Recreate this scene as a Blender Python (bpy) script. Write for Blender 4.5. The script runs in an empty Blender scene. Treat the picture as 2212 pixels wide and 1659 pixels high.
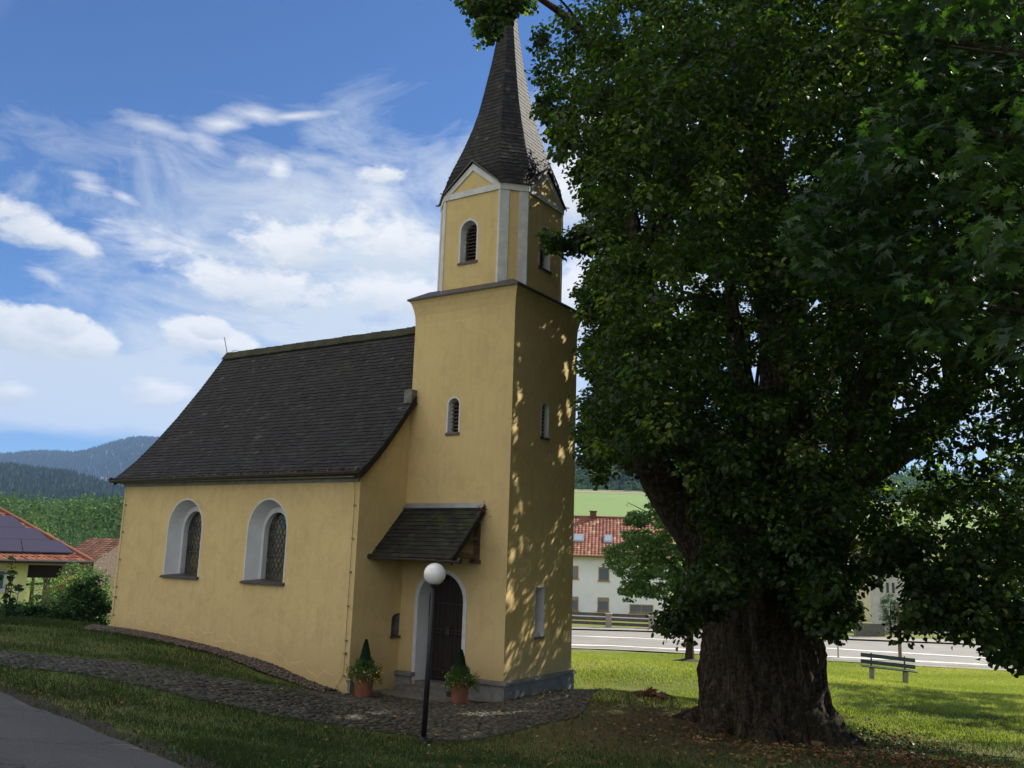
import bpy, math, random
import numpy as np
from mathutils import Vector
from mathutils.geometry import tessellate_polygon
SC = bpy.context.scene
HAZE = True
COL = SC.collection
random.seed(7); RN = np.random.default_rng(11)
# ------------------------------------------------------------------ camera
F = 1957.8; YAW, PITCH, ROLL = .5812, .1871, .0321
CP = np.array([10.877, -16.588, 2.614])
def cam_axes():
    cy, sy = math.cos(YAW), math.sin(YAW)
    fw = np.array([-sy*math.cos(PITCH), cy*math.cos(PITCH), math.sin(PITCH)])
    r = np.array([cy, sy, 0.]); u = np.cross(r, fw)
    return r*math.cos(ROLL)+u*math.sin(ROLL), -r*math.sin(ROLL)+u*math.cos(ROLL), fw
RX, UP, FW = cam_axes()
cam = bpy.data.cameras.new('camera'); cam_o = bpy.data.objects.new('camera', cam); COL.objects.link(cam_o)
cam.sensor_width = 36; cam.lens = 36*F/2212; cam.clip_start = .1; cam.clip_end = 30000
cam_o.location = CP
from mathutils import Matrix
cam_o.rotation_euler = Matrix(((RX[0], UP[0], -FW[0]), (RX[1], UP[1], -FW[1]), (RX[2], UP[2], -FW[2]))).to_euler()
SC.camera = cam_o
GR = np.array([math.cos(YAW), math.sin(YAW)]); GF = np.array([-math.sin(YAW), math.cos(YAW)])   # ground axes of the view
def ray(x, y): return (x-1106)/F*RX+(829.5-y)/F*UP+FW
def atd(x, y, D):                       # the point seen at (x, y), D metres ahead
    d = ray(x, y); return CP+d*(D/(d[0]*GF[0]+d[1]*GF[1]))
def proj(P):
    d = np.asarray(P)-CP; z = d@FW
    return 1106+F*(d@RX)/z, 829.5-F*(d@UP)/z, z
# ------------------------------------------------------------------ sun, sky, exposure
SUN_AZ = math.atan2(.49, .872)           # from +Y towards +X
SUN_EL = math.radians(38)
sd = np.array([math.sin(SUN_AZ)*math.cos(SUN_EL), math.cos(SUN_AZ)*math.cos(SUN_EL), math.sin(SUN_EL)])
sl = bpy.data.lights.new('sun', 'SUN'); sl.energy = 5.0; sl.angle = math.radians(.5); sl.color = (1, .93, .8)
so = bpy.data.objects.new('sun', sl); COL.objects.link(so)
so.rotation_euler = Vector(sd).to_track_quat('Z', 'Y').to_euler()
SC.view_settings.view_transform = 'Standard'; SC.view_settings.look = 'None'; SC.view_settings.gamma = 1
SC.view_settings.exposure = 1.05
try:
    SC.cycles.use_denoising = True; SC.cycles.max_bounces = 7; SC.cycles.transparent_max_bounces = 6
    SC.cycles.diffuse_bounces = 4; SC.cycles.caustics_reflective = False; SC.cycles.caustics_refractive = False
    SC.cycles.volume_bounces = 0; SC.cycles.sample_clamp_indirect = 4
except Exception: pass

class NT:                               # small node-tree helper
    def __init__(s, nt): s.nt = nt
    def n(s, t, **kw):
        nd = s.nt.nodes.new(t)
        for k, v in kw.items():
            if k.startswith('i_'):
                nd.inputs[k[2:].replace('_', ' ')].default_value = v
            else: setattr(nd, k, v)
        return nd
    def l(s, a, b): s.nt.links.new(a, b)
    def math(s, op, a, b=None, c=None, clamp=False):
        nd = s.nt.nodes.new('ShaderNodeMath'); nd.operation = op; nd.use_clamp = clamp
        for i, v in enumerate((a, b, c)):
            if v is None: continue
            if isinstance(v, (int, float)): nd.inputs[i].default_value = v
            else: s.l(v, nd.inputs[i])
        return nd.outputs[0]
    def ramp(s, fac, stops):
        nd = s.nt.nodes.new('ShaderNodeValToRGB'); e = nd.color_ramp.elements
        while len(e) < len(stops): e.new(.5)
        for i, (p, c) in enumerate(stops): e[i].position = p; e[i].color = (*c, 1)
        s.l(fac, nd.inputs[0]); return nd.outputs[0]
    def mix(s, fac, a, b, mode='MIX'):
        nd = s.nt.nodes.new('ShaderNodeMix'); nd.data_type = 'RGBA'; nd.blend_type = mode
        for k, v in ((0, fac), (6, a), (7, b)):
            if isinstance(v, (int, float)): nd.inputs[k].default_value = v
            elif isinstance(v, tuple): nd.inputs[k].default_value = (*v, 1)
            else: s.l(v, nd.inputs[k])
        return nd.outputs[2]
    def noise(s, vec, scale, detail=4, rough=.55, dist=0):
        nd = s.nt.nodes.new('ShaderNodeTexNoise'); nd.inputs['Scale'].default_value = scale
        nd.inputs['Detail'].default_value = detail; nd.inputs['Roughness'].default_value = rough
        nd.inputs['Distortion'].default_value = dist
        if vec is not None: s.l(vec, nd.inputs['Vector'])
        return nd.outputs['Fac']

W = bpy.data.worlds.new("World"); SC.world = W; W.use_nodes = True
t = NT(W.node_tree); W.node_tree.nodes.clear()
sky = t.n('ShaderNodeTexSky', sky_type='NISHITA', sun_disc=False, sun_elevation=SUN_EL, sun_rotation=SUN_AZ,
          altitude=500, air_density=1.0, dust_density=.3, ozone_density=2.5)
gen = t.n('ShaderNodeTexCoord').outputs['Generated']
sep = t.n('ShaderNodeSeparateXYZ'); t.l(gen, sep.inputs[0])
az = t.math('ARCTAN2', sep.outputs[0], sep.outputs[1]); el = t.math('ARCSINE', sep.outputs[2])
def azel(x, y):
    d = ray(x, y); d = d/np.linalg.norm(d); return math.atan2(d[0], d[1]), math.asin(d[2])
# warped coordinates for ragged cloud edges
mp = t.n('ShaderNodeMapping'); mp.inputs['Scale'].default_value = (1, 1, 1.9); t.l(gen, mp.inputs[0])
nA = t.noise(mp.outputs[0], 9, 8, .62, .3); nB = t.noise(mp.outputs[0], 24, 7, .6)
puff = t.math('ADD', t.math('MULTIPLY', t.math('SUBTRACT', nA, .5), 1.7), t.math('MULTIPLY', t.math('SUBTRACT', nB, .5), .9))
def cloud(x, y, rx, ry, rot=0, amp=1.0, soft=.35, n=None):
    a0, e0 = azel(x, y); ra, re = rx/F, ry/F
    da = t.math('MULTIPLY', t.math('SUBTRACT', az, a0), math.cos(e0)); de = t.math('SUBTRACT', el, e0)
    c, s_ = math.cos(rot), math.sin(rot)
    p = t.math('DIVIDE', t.math('ADD', t.math('MULTIPLY', da, c), t.math('MULTIPLY', de, s_)), ra)
    q = t.math('DIVIDE', t.math('SUBTRACT', t.math('MULTIPLY', de, c), t.math('MULTIPLY', da, s_)), re)
    r = t.math('SQRT', t.math('ADD', t.math('MULTIPLY', p, p), t.math('MULTIPLY', q, q)))
    v = t.math('ADD', t.math('SUBTRACT', 1, r), t.math('MULTIPLY', n or puff, amp))
    v = t.math('DIVIDE', v, soft, clamp=True)
    return v, q
def union(lst):
    o = lst[0]
    for v in lst[1:]: o = t.math('MAXIMUM', o, v)
    return o
skycol = t.mix(1.0, sky.outputs[0], (.42, .70, 1.06), 'MULTIPLY')
base = skycol
# thin high haze that whitens the sky towards the horizon and behind the tower
mp2 = t.n('ShaderNodeMapping'); mp2.inputs['Scale'].default_value = (1, 1, 2.6); mp2.inputs['Rotation'].default_value = (.1, .35, 0)
t.l(gen, mp2.inputs[0]); nC = t.noise(mp2.outputs[0], 5, 9, .65, .8)
nCs = t.math('MULTIPLY', t.math('SUBTRACT', nC, .5), 2.6)
veil = [cloud(790, 640, 680, 360, .12, .85, .75, nCs)[0], cloud(1500, 500, 450, 420, 0, 1.0, .9, nCs)[0],
        cloud(300, 850, 1100, 110, 0, .3, .35, nCs)[0], cloud(1000, 850, 700, 260, 0, .5, .6, nCs)[0], cloud(400, 800, 420, 160, 0, .9, .8, nCs)[0],
        cloud(40, 780, 260, 120, 0, .8, .7, nCs)[0], cloud(2400, 700, 900, 560, 0, 1.0, 1.0, nCs)[0]]
veilf = t.math('MULTIPLY', union(veil), .86)
WHITE = (7.6, 7.6, 7.5); GREY = (5.2, 5.6, 6.0)
base = t.mix(veilf, base, (6.1, 6.6, 6.9))
# unseen bright cloud added behind the camera as fill light for shaded walls
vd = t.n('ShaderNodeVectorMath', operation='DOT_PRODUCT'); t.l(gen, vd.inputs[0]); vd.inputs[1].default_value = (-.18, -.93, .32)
fill_mask = t.math('DIVIDE', t.math('ADD', vd.outputs['Value'], .05), .4, clamp=True)
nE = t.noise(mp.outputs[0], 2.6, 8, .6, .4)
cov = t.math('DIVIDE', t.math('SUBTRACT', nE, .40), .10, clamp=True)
base = t.mix(t.math('MULTIPLY', t.math('MULTIPLY', fill_mask, cov), .95), base, (13.0, 12.2, 10.9))
# cirrus wisps
mp3 = t.n('ShaderNodeMapping'); mp3.inputs['Scale'].default_value = (1.2, 1.2, 4.2); mp3.inputs['Rotation'].default_value = (0, .25, 0)
t.l(gen, mp3.inputs[0]); nD = t.noise(mp3.outputs[0], 12, 9, .68, 1.1)
nDs = t.math('MULTIPLY', t.math('SUBTRACT', nD, .5), 2.4)
wisp = [cloud(640, 250, 90, 11, .22, .35, 1.1, nDs)[0], cloud(555, 246, 75, 22, .05, .5, 1.1, nDs)[0], cloud(480, 268, 70, 26, .35, .6, 1.2, nDs)[0], cloud(440, 305, 55, 30, -.4, .8, 1.4, nDs)[0], cloud(345, 278, 130, 22, -.1, 1.0, 1.8, nDs)[0],
        cloud(604, 362, 30, 30, .5, .6, .9, nDs)[0], cloud(560, 352, 60, 22, .1, 1.0, 1.6, nDs)[0],
        t.math('MULTIPLY', cloud(260, 320, 290, 60, .1, 1.3, 2.4, nDs)[0], .6), cloud(330, 520, 130, 40, -.1, 1.3, 1.3, nDs)[0],
        t.math('MULTIPLY', cloud(760, 400, 300, 70, .3, 1.3, 2.2, nDs)[0], .7), cloud(820, 420, 80, 60, .6, 1.0, 1.5, nDs)[0],
        cloud(195, 395, 40, 24, -.4, 1.2, 1.5, nDs)[0], cloud(272, 428, 30, 10, -.3, 1.0, 1.4, nDs)[0], t.math('MULTIPLY', cloud(110, 600, 60, 18, -.5, 1.1, 1.3, nDs)[0], .8)]
base = t.mix(t.math('MULTIPLY', union(wisp), .9), base, WHITE)
# cumulus: bright heads, greyer flat bases
nF = t.noise(mp.outputs[0], 13, 10, .64, .15); nG = t.noise(mp.outputs[0], 42, 8, .62)
puff2 = t.math('ADD', t.math('MULTIPLY', t.math('SUBTRACT', nF, .5), 3.0), t.math('MULTIPLY', t.math('SUBTRACT', nG, .5), 1.1))
cums = [(45, 475, 110, 42, -.35, .8), (165, 530, 80, 26, -.35, .8), (55, 715, 130, 52, -.12, .62), (185, 738, 75, 38, -.15, .6), (110, 690, 66, 36, 0, .6), (-60, 690, 130, 60, 0, .6), (420, 725, 66, 42, 0, .6), (500, 748, 56, 28, -.15, .6), (455, 705, 40, 24, 0, .6),
        (345, 848, 66, 32, -.1, .7), (20, 850, 60, 26, 0, .8), (850, 540, 150, 70, 0, .9), (640, 540, 190, 75, .1, 1.2), (560, 620, 190, 60, 0, 1.2), (860, 640, 160, 60, 0, 1.1), (820, 380, 60, 30, .3, 1.2), (1240, 420, 70, 110, 0, .9), (1240, 640, 80, 120, 0, .8),
        (1900, 800, 300, 150, 0, 1), (1400, 250, 240, 80, 0, 1)]
for cx, cy, rx, ry, ro, am in cums:
    v, q = cloud(cx, cy, rx, ry, ro, am, .28 if am < .7 else .6, puff2)
    sh = t.math('ADD', t.math('MULTIPLY', q, .85), t.math('ADD', t.math('MULTIPLY', puff2, .7), .62), clamp=True)
    base = t.mix(t.math('MULTIPLY', v, .95), base, t.mix(sh, GREY, WHITE))
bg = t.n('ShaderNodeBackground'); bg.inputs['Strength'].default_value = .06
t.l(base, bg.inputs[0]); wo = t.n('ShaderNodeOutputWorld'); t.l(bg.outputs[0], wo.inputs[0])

# ------------------------------------------------------------------ materials
def mat(name, rough=.8, spec=.3):
    m = bpy.data.materials.new(name); m.use_nodes = True
    k = NT(m.node_tree); b = m.node_tree.nodes['Principled BSDF']
    b.inputs['Roughness'].default_value = rough; b.inputs['Specular IOR Level'].default_value = spec
    return m, k, b
def obj_co(k): return k.n('ShaderNodeTexCoord').outputs['Object']
def bump(k, b, h, strength=.5, dist=.02):
    n = k.n('ShaderNodeBump'); n.inputs['Strength'].default_value = strength; n.inputs['Distance'].default_value = dist
    k.l(h, n.inputs['Height']); k.l(n.outputs[0], b.inputs['Normal'])
def noisy(name, stops, scale=6, rough=.8, bscale=40, bst=.4, bd=.01, spec=.3, metal=0):
    m, k, b = mat(name, rough, spec); co = obj_co(k)
    k.l(k.ramp(k.noise(co, scale, 6, .6), stops), b.inputs['Base Color'])
    if bst: bump(k, b, k.noise(co, bscale, 4), bst, bd)
    b.inputs['Metallic'].default_value = metal
    return m
def attr_mat(name, stops, rough=.8, bscale=0, bst=.3, bd=.01, extra=None, spec=.25):
    m, k, b = mat(name, rough, spec); co = obj_co(k)
    a = k.n('ShaderNodeAttribute', attribute_name='v')
    c = k.ramp(a.outputs['Fac'], stops)
    if extra: c = k.mix(k.ramp(k.noise(co, extra[0], 5), [(extra[1], (0, 0, 0)), (extra[2], (1, 1, 1))]), c, extra[3])
    k.l(c, b.inputs['Base Color'])
    if bscale: bump(k, b, k.noise(co, bscale, 4), bst, bd)
    return m
def stucco(name, c0, c1, dirt, low=(-.6, .9)):
    m, k, b = mat(name, .92, .15); co = obj_co(k)
    big = k.noise(co, .7, 6, .65); fine = k.noise(co, 75, 3, .7); mid = k.noise(co, 9, 5, .6)
    c = k.mix(k.ramp(big, [(.3, (0, 0, 0)), (.7, (1, 1, 1))]), c0, c1)
    mps = k.n('ShaderNodeMapping'); mps.inputs['Scale'].default_value = (3, 3, .35); k.l(co, mps.inputs[0])
    st = k.noise(mps.outputs[0], 3, 6, .7)
    c = k.mix(k.math('MULTIPLY', k.ramp(st, [(.5, (0, 0, 0)), (.8, (1, 1, 1))]), .45), c, dirt)
    bigp = k.noise(co, 1.6, 8, .72, 1.2); c = k.mix(k.math('MULTIPLY', k.ramp(bigp, [(.48, (0, 0, 0)), (.6, (1, 1, 1))]), .22), c, dirt)
    c = k.mix(k.math('MULTIPLY', k.ramp(k.noise(co, 2.3, 6, .7), [(.6, (0, 0, 0)), (.7, (1, 1, 1))]), .25), c, (c0[0]*1.12, c0[1]*1.12, c0[2]*1.15))
    c = k.mix(k.math('MULTIPLY', k.ramp(mid, [(.55, (0, 0, 0)), (.75, (1, 1, 1))]), .3), c, dirt)
    z = k.n('ShaderNodeSeparateXYZ'); k.l(co, z.inputs[0])
    zz = k.math('ADD', z.outputs[2], k.math('MULTIPLY', k.math('SUBTRACT', big, .5), 1.6))
    lowf = k.math('SUBTRACT', 1, k.math('DIVIDE', k.math('SUBTRACT', zz, low[0]), low[1]-low[0], clamp=True))
    c = k.mix(k.math('MULTIPLY', lowf, .7), c, dirt)          # splash dirt near the footing
    c = k.mix(k.math('MULTIPLY', k.ramp(fine, [(.35, (0, 0, 0)), (.65, (1, 1, 1))]), .14), c, (c0[0]*.55, c0[1]*.5, c0[2]*.45))
    k.l(c, b.inputs['Base Color'])
    bump(k, b, k.math('ADD', fine, k.math('MULTIPLY', mid, .7)), .6, .012)
    return m
M = {}
M['yellow'] = stucco('yellow_stucco', (.69, .535, .255), (.61, .465, .22), (.40, .30, .155))
M['white'] = noisy('white_plaster', [(.3, (.5, .5, .49)), (.7, (.66, .66, .65))], 5, .85, 60, .3)
M['reveal'] = noisy('grey_white_plaster', [(.3, (.50, .51, .52)), (.7, (.60, .61, .62))], 3, .9, 60, .3)
M['plinth'] = noisy('grey_plinth', [(.3, (.16, .16, .15)), (.7, (.27, .27, .25))], 5, .9, 50, .5)
M['stone'] = noisy('stone_coping', [(.3, (.11, .105, .095)), (.7, (.2, .19, .17))], 7, .9, 40, .5)
M['shingle'] = attr_mat('dark_shingles', [(0, (.006, .006, .006)), (.55, (.015, .0145, .014)), (.93, (.03, .028, .026)), (1, (.055, .053, .05))], .72, 60, .4, .004, (1.3, .6, .8, (.035, .045, .018)))
M['shingle_moss'] = attr_mat('mossy_shingles', [(0, (.011, .011, .009)), (.6, (.024, .023, .019)), (1, (.05, .05, .043))], .8, 60, .4, .004, (1.9, .52, .66, (.035, .05, .012)))
M['metal'] = noisy('dark_sheet_metal', [(.3, (.03, .027, .025)), (.7, (.06, .05, .045))], 4, .5, 30, .1, .004, .5)
M['zinc'] = noisy('zinc_flashing', [(.3, (.22, .24, .27)), (.7, (.32, .35, .38))], 4, .4, 30, .1, .004, .5, .4)
M['iron'] = noisy('black_iron', [(.3, (.012, .012, .013)), (.7, (.03, .03, .03))], 8, .5, 60, .1, .002, .5)
M['dark'] = noisy('dark_wood_door', [(.3, (.018, .012, .009)), (.7, (.035, .022, .016))], 6, .6, 40, .3, .005)
M['louvre'] = noisy('weathered_louvre', [(.3, (.05, .035, .025)), (.7, (.1, .075, .055))], 9, .8, 40, .3, .004)
M['glass'] = mat('dark_glass', .12, .8)[0]; M['glass'].node_tree.nodes['Principled BSDF'].inputs['Base Color'].default_value = (.02, .024, .024, 1)
M['glasswarm'] = noisy('stained_glass', [(.4, (.02, .022, .022)), (.56, (.05, .045, .03)), (.62, (.12, .085, .04)), (.75, (.03, .03, .03))], 4, .16, 20, .05, .002, .8)
M['lead'] = noisy('lead', [(.3, (.05, .05, .05)), (.7, (.09, .09, .09))], 6, .6, 30, .1)
M['wire'] = noisy('conductor_wire', [(.3, (.2, .16, .09)), (.7, (.28, .22, .12))], 6, .6, 30, .1)
m, k, b = mat('opal_globe', .18, .6); b.inputs['Base Color'].default_value = (.80, .80, .78, 1); b.inputs['Subsurface Weight'].default_value = .25; b.inputs['Subsurface Radius'].default_value = (.1, .1, .1); b.inputs['Coat Weight'].default_value = .4
M['globe'] = m
M['post'] = noisy('post_paint', [(.3, (.011, .01, .012)), (.7, (.02, .018, .02))], 9, .5, 60, .1, .003, .3)
M['terracotta'] = noisy('terracotta', [(.3, (.20, .075, .04)), (.7, (.30, .13, .075))], 7, .85, 50, .3, .004)
M['soil'] = noisy('soil', [(.3, (.03, .022, .015)), (.7, (.06, .045, .03))], 9, .95, 40, .6)
m, k, b = mat('asphalt', .9, .25); co = obj_co(k)
c = k.ramp(k.noise(co, .8, 7, .7), [(.35, (.045, .045, .046)), (.65, (.075, .074, .072))]); gr = k.noise(co, 95, 2, .8)
c = k.mix(k.ramp(gr, [(.42, (0, 0, 0)), (.62, (1, 1, 1))]), c, (.13, .125, .118)); c = k.mix(k.math('MULTIPLY', k.ramp(k.noise(co, 3.2, 6, .7, 1.5), [(.60, (0, 0, 0)), (.66, (1, 1, 1))]), .5), c, (.10, .085, .06))
vor = k.n('ShaderNodeTexVoronoi', feature='DISTANCE_TO_EDGE'); vor.inputs['Scale'].default_value = .55; wv = k.n('ShaderNodeVectorMath', operation='MULTIPLY_ADD'); wn = k.n('ShaderNodeTexNoise'); wn.inputs['Scale'].default_value = 1.7; wn.inputs['Detail'].default_value = 6; k.l(co, wn.inputs['Vector']); k.l(wn.outputs['Color'], wv.inputs[0]); wv.inputs[1].default_value = (1.3, 1.3, 0); k.l(co, wv.inputs[2]); k.l(wv.outputs[0], vor.inputs['Vector'])
c = k.mix(k.ramp(vor.outputs['Distance'], [(0, (.8, .8, .8)), (.012, (0, 0, 0))]), c, (.02, .02, .02)); k.l(c, b.inputs['Base Color']); bump(k, b, gr, .8, .008); M['asphalt'] = m
M['road'] = noisy('main_road', [(.3, (.17, .165, .15)), (.7, (.22, .21, .19))], .7, .85, 60, .2, .004)
M['kerb'] = noisy('kerb_concrete', [(.3, (.18, .17, .15)), (.7, (.27, .25, .22))], 2, .9, 40, .2)
M['paint'] = noisy('road_paint', [(.3, (.55, .55, .52)), (.7, (.75, .75, .72))], 4, .7, 40, .1)
M['cobble'] = attr_mat('cobble_stone', [(0, (.03, .028, .021)), (.5, (.058, .053, .041)), (1, (.12, .108, .085))], .75, 45, .5, .006)
M['joint'] = noisy('joint_earth', [(.35, (.022, .02, .014)), (.6, (.035, .035, .018)), (.75, (.03, .05, .015))], 5, .95, 60, .8, .01)
M['pebble'] = attr_mat('pebbles', [(0, (.04, .03, .026)), (.5, (.11, .085, .07)), (.9, (.2, .17, .145)), (1, (.34, .32, .29))], .8, 30, .3, .006)
M['drop'] = attr_mat('fallen_leaf', [(0, (.05, .028, .012)), (.5, (.13, .07, .025)), (.85, (.26, .17, .05)), (1, (.36, .31, .16))], .8)
M['redleaf'] = attr_mat('russet_leaf', [(0, (.08, .03, .015)), (.6, (.19, .07, .03)), (1, (.30, .16, .06))], .8)
M['green_paint'] = noisy('green_paint', [(.3, (.005, .022, .015)), (.7, (.008, .035, .024))], 9, .55, 60, .1, .003, .6)
M['concrete'] = noisy('concrete', [(.3, (.22, .2, .16)), (.7, (.34, .31, .26))], 5, .9, 40, .3)
M['log'] = noisy('cut_log', [(.3, (.10, .065, .035)), (.7, (.22, .15, .09))], 9, .9, 60, .4)
M['wood_old'] = noisy('old_wood', [(.3, (.07, .05, .035)), (.7, (.16, .12, .09))], 7, .9, 40, .3)
M['fence_wood'] = noisy('grey_fence_boards', [(.3, (.07, .06, .048)), (.7, (.12, .105, .085))], 5, .9, 40, .3)
M['rust'] = noisy('rust', [(.3, (.09, .03, .015)), (.7, (.18, .07, .035))], 9, .9, 50, .3)
M['housewhite'] = noisy('house_render', [(.3, (.74, .76, .75)), (.7, (.82, .84, .83))], 1, .9, 20, .15, .01)
M['houseyellow'] = noisy('lemon_render', [(.3, (.76, .77, .30)), (.7, (.82, .82, .38))], 1, .9, 20, .15, .01)
M['garage'] = noisy('garage_render', [(.3, (.34, .34, .32)), (.7, (.5, .5, .47))], 2, .9, 20, .2, .01)
M['rooftile'] = attr_mat('clay_tiles', [(0, (.11, .035, .022)), (.45, (.19, .07, .042)), (.8, (.27, .12, .075)), (1, (.42, .27, .18))], .7)
M['rooftile_old'] = attr_mat('old_brown_tiles', [(0, (.06, .03, .02)), (.5, (.11, .05, .032)), (1, (.17, .085, .055))], .85)
M['pv'] = mat('solar_glass', .5, .08)[0]; M['pv'].node_tree.nodes['Principled BSDF'].inputs['Base Color'].default_value = (.038, .035, .058, 1)
M['brownframe'] = noisy('brown_frame', [(.3, (.24, .15, .07)), (.7, (.34, .22, .11))], 6, .6, 30, .1)
M['pane'] = mat('window_glass', .1, .8)[0]; M['pane'].node_tree.nodes['Principled BSDF'].inputs['Base Color'].default_value = (.10, .13, .17, 1)
M['pane_light'] = mat('skylight_glass', .1, .8)[0]; M['pane_light'].node_tree.nodes['Principled BSDF'].inputs['Base Color'].default_value = (.25, .3, .35, 1)
M['fieldgreen'] = noisy('field_grass', [(.3, (.105, .165, .04)), (.7, (.13, .20, .05))], .02, .95, 1, .1)
M['fieldbrown'] = noisy('bare_soil_strip', [(.3, (.21, .16, .10)), (.7, (.27, .21, .14))], .05, .95, 1, .1)
def ground_mat():
    m, k, b = mat('grass_ground', .95, .1); co = obj_co(k)
    n1 = k.noise(co, .35, 7, .65); n2 = k.noise(co, 5, 6, .7); n3 = k.noise(co, 55, 3, .7)
    g = k.mix(n3, (.07, .105, .022), (.15, .2, .045))
    d = k.mix(n3, (.11, .09, .04), (.26, .23, .09))
    c = k.mix(k.ramp(k.math('ADD', k.math('MULTIPLY', n1, .6), k.math('MULTIPLY', n2, .4)), [(.45, (0, 0, 0)), (.62, (1, 1, 1))]), g, d)
    # worn earth where the attribute says so (under the linden, along the kerbs)
    a = k.n('ShaderNodeAttribute', attribute_name='worn')
    w = k.math('MULTIPLY', a.outputs['Fac'], k.ramp(k.math('ADD', n2, k.math('MULTIPLY', a.outputs['Fac'], .25)), [(.35, (0, 0, 0)), (.65, (1, 1, 1))]))
    c = k.mix(w, c, k.mix(n3, (.05, .036, .022), (.12, .085, .05)))
    k.l(c, b.inputs['Base Color']); bump(k, b, k.math('ADD', n3, n2), .8, .04)
    return m
M['ground'] = ground_mat()
def leaf_mat(name, stops, trans=.35, tcol=(1.7, 2.0, .55), rough=.45):
    m = bpy.data.materials.new(name); m.use_nodes = True; k = NT(m.node_tree)
    b = m.node_tree.nodes['Principled BSDF']; out = m.node_tree.nodes['Material Output']
    b.inputs['Roughness'].default_value = rough; b.inputs['Specular IOR Level'].default_value = .35 if trans > .25 else .05
    a = k.n('ShaderNodeAttribute', attribute_name='v'); c = k.ramp(a.outputs['Fac'], stops)
    k.l(c, b.inputs['Base Color'])
    tr = k.n('ShaderNodeBsdfTranslucent'); k.l(k.mix(1.0, c, tcol, 'MULTIPLY'), tr.inputs[0])
    ms = k.n('ShaderNodeMixShader'); ms.inputs[0].default_value = trans
    k.l(b.outputs[0], ms.inputs[1]); k.l(tr.outputs[0], ms.inputs[2]); k.l(ms.outputs[0], out.inputs[0])
    return m
M['linden'] = leaf_mat('linden_leaf', [(0, (.010, .022, .005)), (.45, (.021, .039, .009)), (.85, (.047, .08, .018)), (1, (.13, .16, .04))], .48, (2.3, 2.7, .6))
M['maple'] = leaf_mat('maple_leaf', [(0, (.012, .03, .01)), (.6, (.022, .05, .016)), (1, (.045, .09, .026))])
M['young'] = leaf_mat('young_tree_leaf', [(0, (.035, .08, .02)), (.6, (.07, .13, .03)), (1, (.13, .2, .05))])
M['bush'] = leaf_mat('bush_leaf', [(0, (.015, .04, .015)), (.6, (.03, .075, .025)), (1, (.06, .12, .035))])
M['bushlight'] = leaf_mat('light_bush_leaf', [(0, (.05, .10, .02)), (.6, (.09, .16, .03)), (1, (.15, .23, .05))])
M['conifer'] = leaf_mat('clipped_conifer', [(0, (.012, .035, .018)), (1, (.03, .07, .03))], .15)
M['yellowflower'] = leaf_mat('yellow_petal', [(0, (.5, .36, .02)), (1, (.7, .54, .05))], .2)
M['whiteflower'] = leaf_mat('white_petal', [(0, (.5, .5, .45)), (1, (.7, .7, .66))], .2)
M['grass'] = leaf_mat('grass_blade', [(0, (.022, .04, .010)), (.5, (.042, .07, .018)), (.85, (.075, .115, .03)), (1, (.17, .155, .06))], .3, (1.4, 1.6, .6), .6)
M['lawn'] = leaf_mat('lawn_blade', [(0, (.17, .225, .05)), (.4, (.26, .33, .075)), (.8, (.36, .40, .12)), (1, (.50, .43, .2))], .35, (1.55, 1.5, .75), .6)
M['fir'] = leaf_mat('fir_wood', [(0, (.010, .022, .012)), (.6, (.016, .033, .016)), (1, (.028, .048, .02))], 0)
M['broad'] = leaf_mat('broadleaf_wood', [(0, (.03, .06, .015)), (.6, (.06, .105, .025)), (1, (.10, .155, .035))], .2)
def bark_mat(name, c0, c1, sc=1):
    m, k, b = mat(name, .95, .1); co = obj_co(k)
    wv = k.n('ShaderNodeTexNoise'); wv.inputs['Scale'].default_value = 1.6*sc; wv.inputs['Detail'].default_value = 4; k.l(co, wv.inputs['Vector'])
    ad = k.n('ShaderNodeVectorMath', operation='MULTIPLY_ADD'); k.l(wv.outputs['Color'], ad.inputs[0]); ad.inputs[1].default_value = (.35, .35, .35); k.l(co, ad.inputs[2])
    mp_ = k.n('ShaderNodeMapping'); mp_.inputs['Scale'].default_value = (9*sc, 9*sc, .9*sc); k.l(ad.outputs[0], mp_.inputs[0])
    n = k.noise(mp_.outputs[0], 1.5, 9, .72, .5); n2 = k.noise(co, 1.3, 6, .65); n3 = k.noise(co, 14, 8, .8, .5)
    rid = k.math('SUBTRACT', 1, k.math('ABSOLUTE', k.math('MULTIPLY', k.math('SUBTRACT', n, .5), 5)), clamp=True)
    h = k.math('ADD', k.math('MULTIPLY', rid, -.8), k.math('MULTIPLY', n3, .5))
    c = k.mix(k.ramp(k.math('ADD', n, k.math('MULTIPLY', rid, -.18)), [(.3, (0, 0, 0)), (.62, (1, 1, 1))]), c0, c1)
    c = k.mix(k.math('MULTIPLY', k.ramp(n3, [(.5, (0, 0, 0)), (.68, (1, 1, 1))]), .6), c, (c1[0]*1.5, c1[1]*1.5, c1[2]*1.5))
    c = k.mix(k.math('MULTIPLY', k.ramp(n2, [(.52, (0, 0, 0)), (.68, (1, 1, 1))]), .55), c, (.055, .06, .025))
    k.l(c, b.inputs['Base Color']); bump(k, b, h, 1.0, .09)
    return m
M['bark'] = bark_mat('linden_bark', (.032, .025, .018), (.22, .17, .125))
M['bark2'] = bark_mat('young_bark', (.06, .045, .03), (.18, .14, .1), 2)

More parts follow.
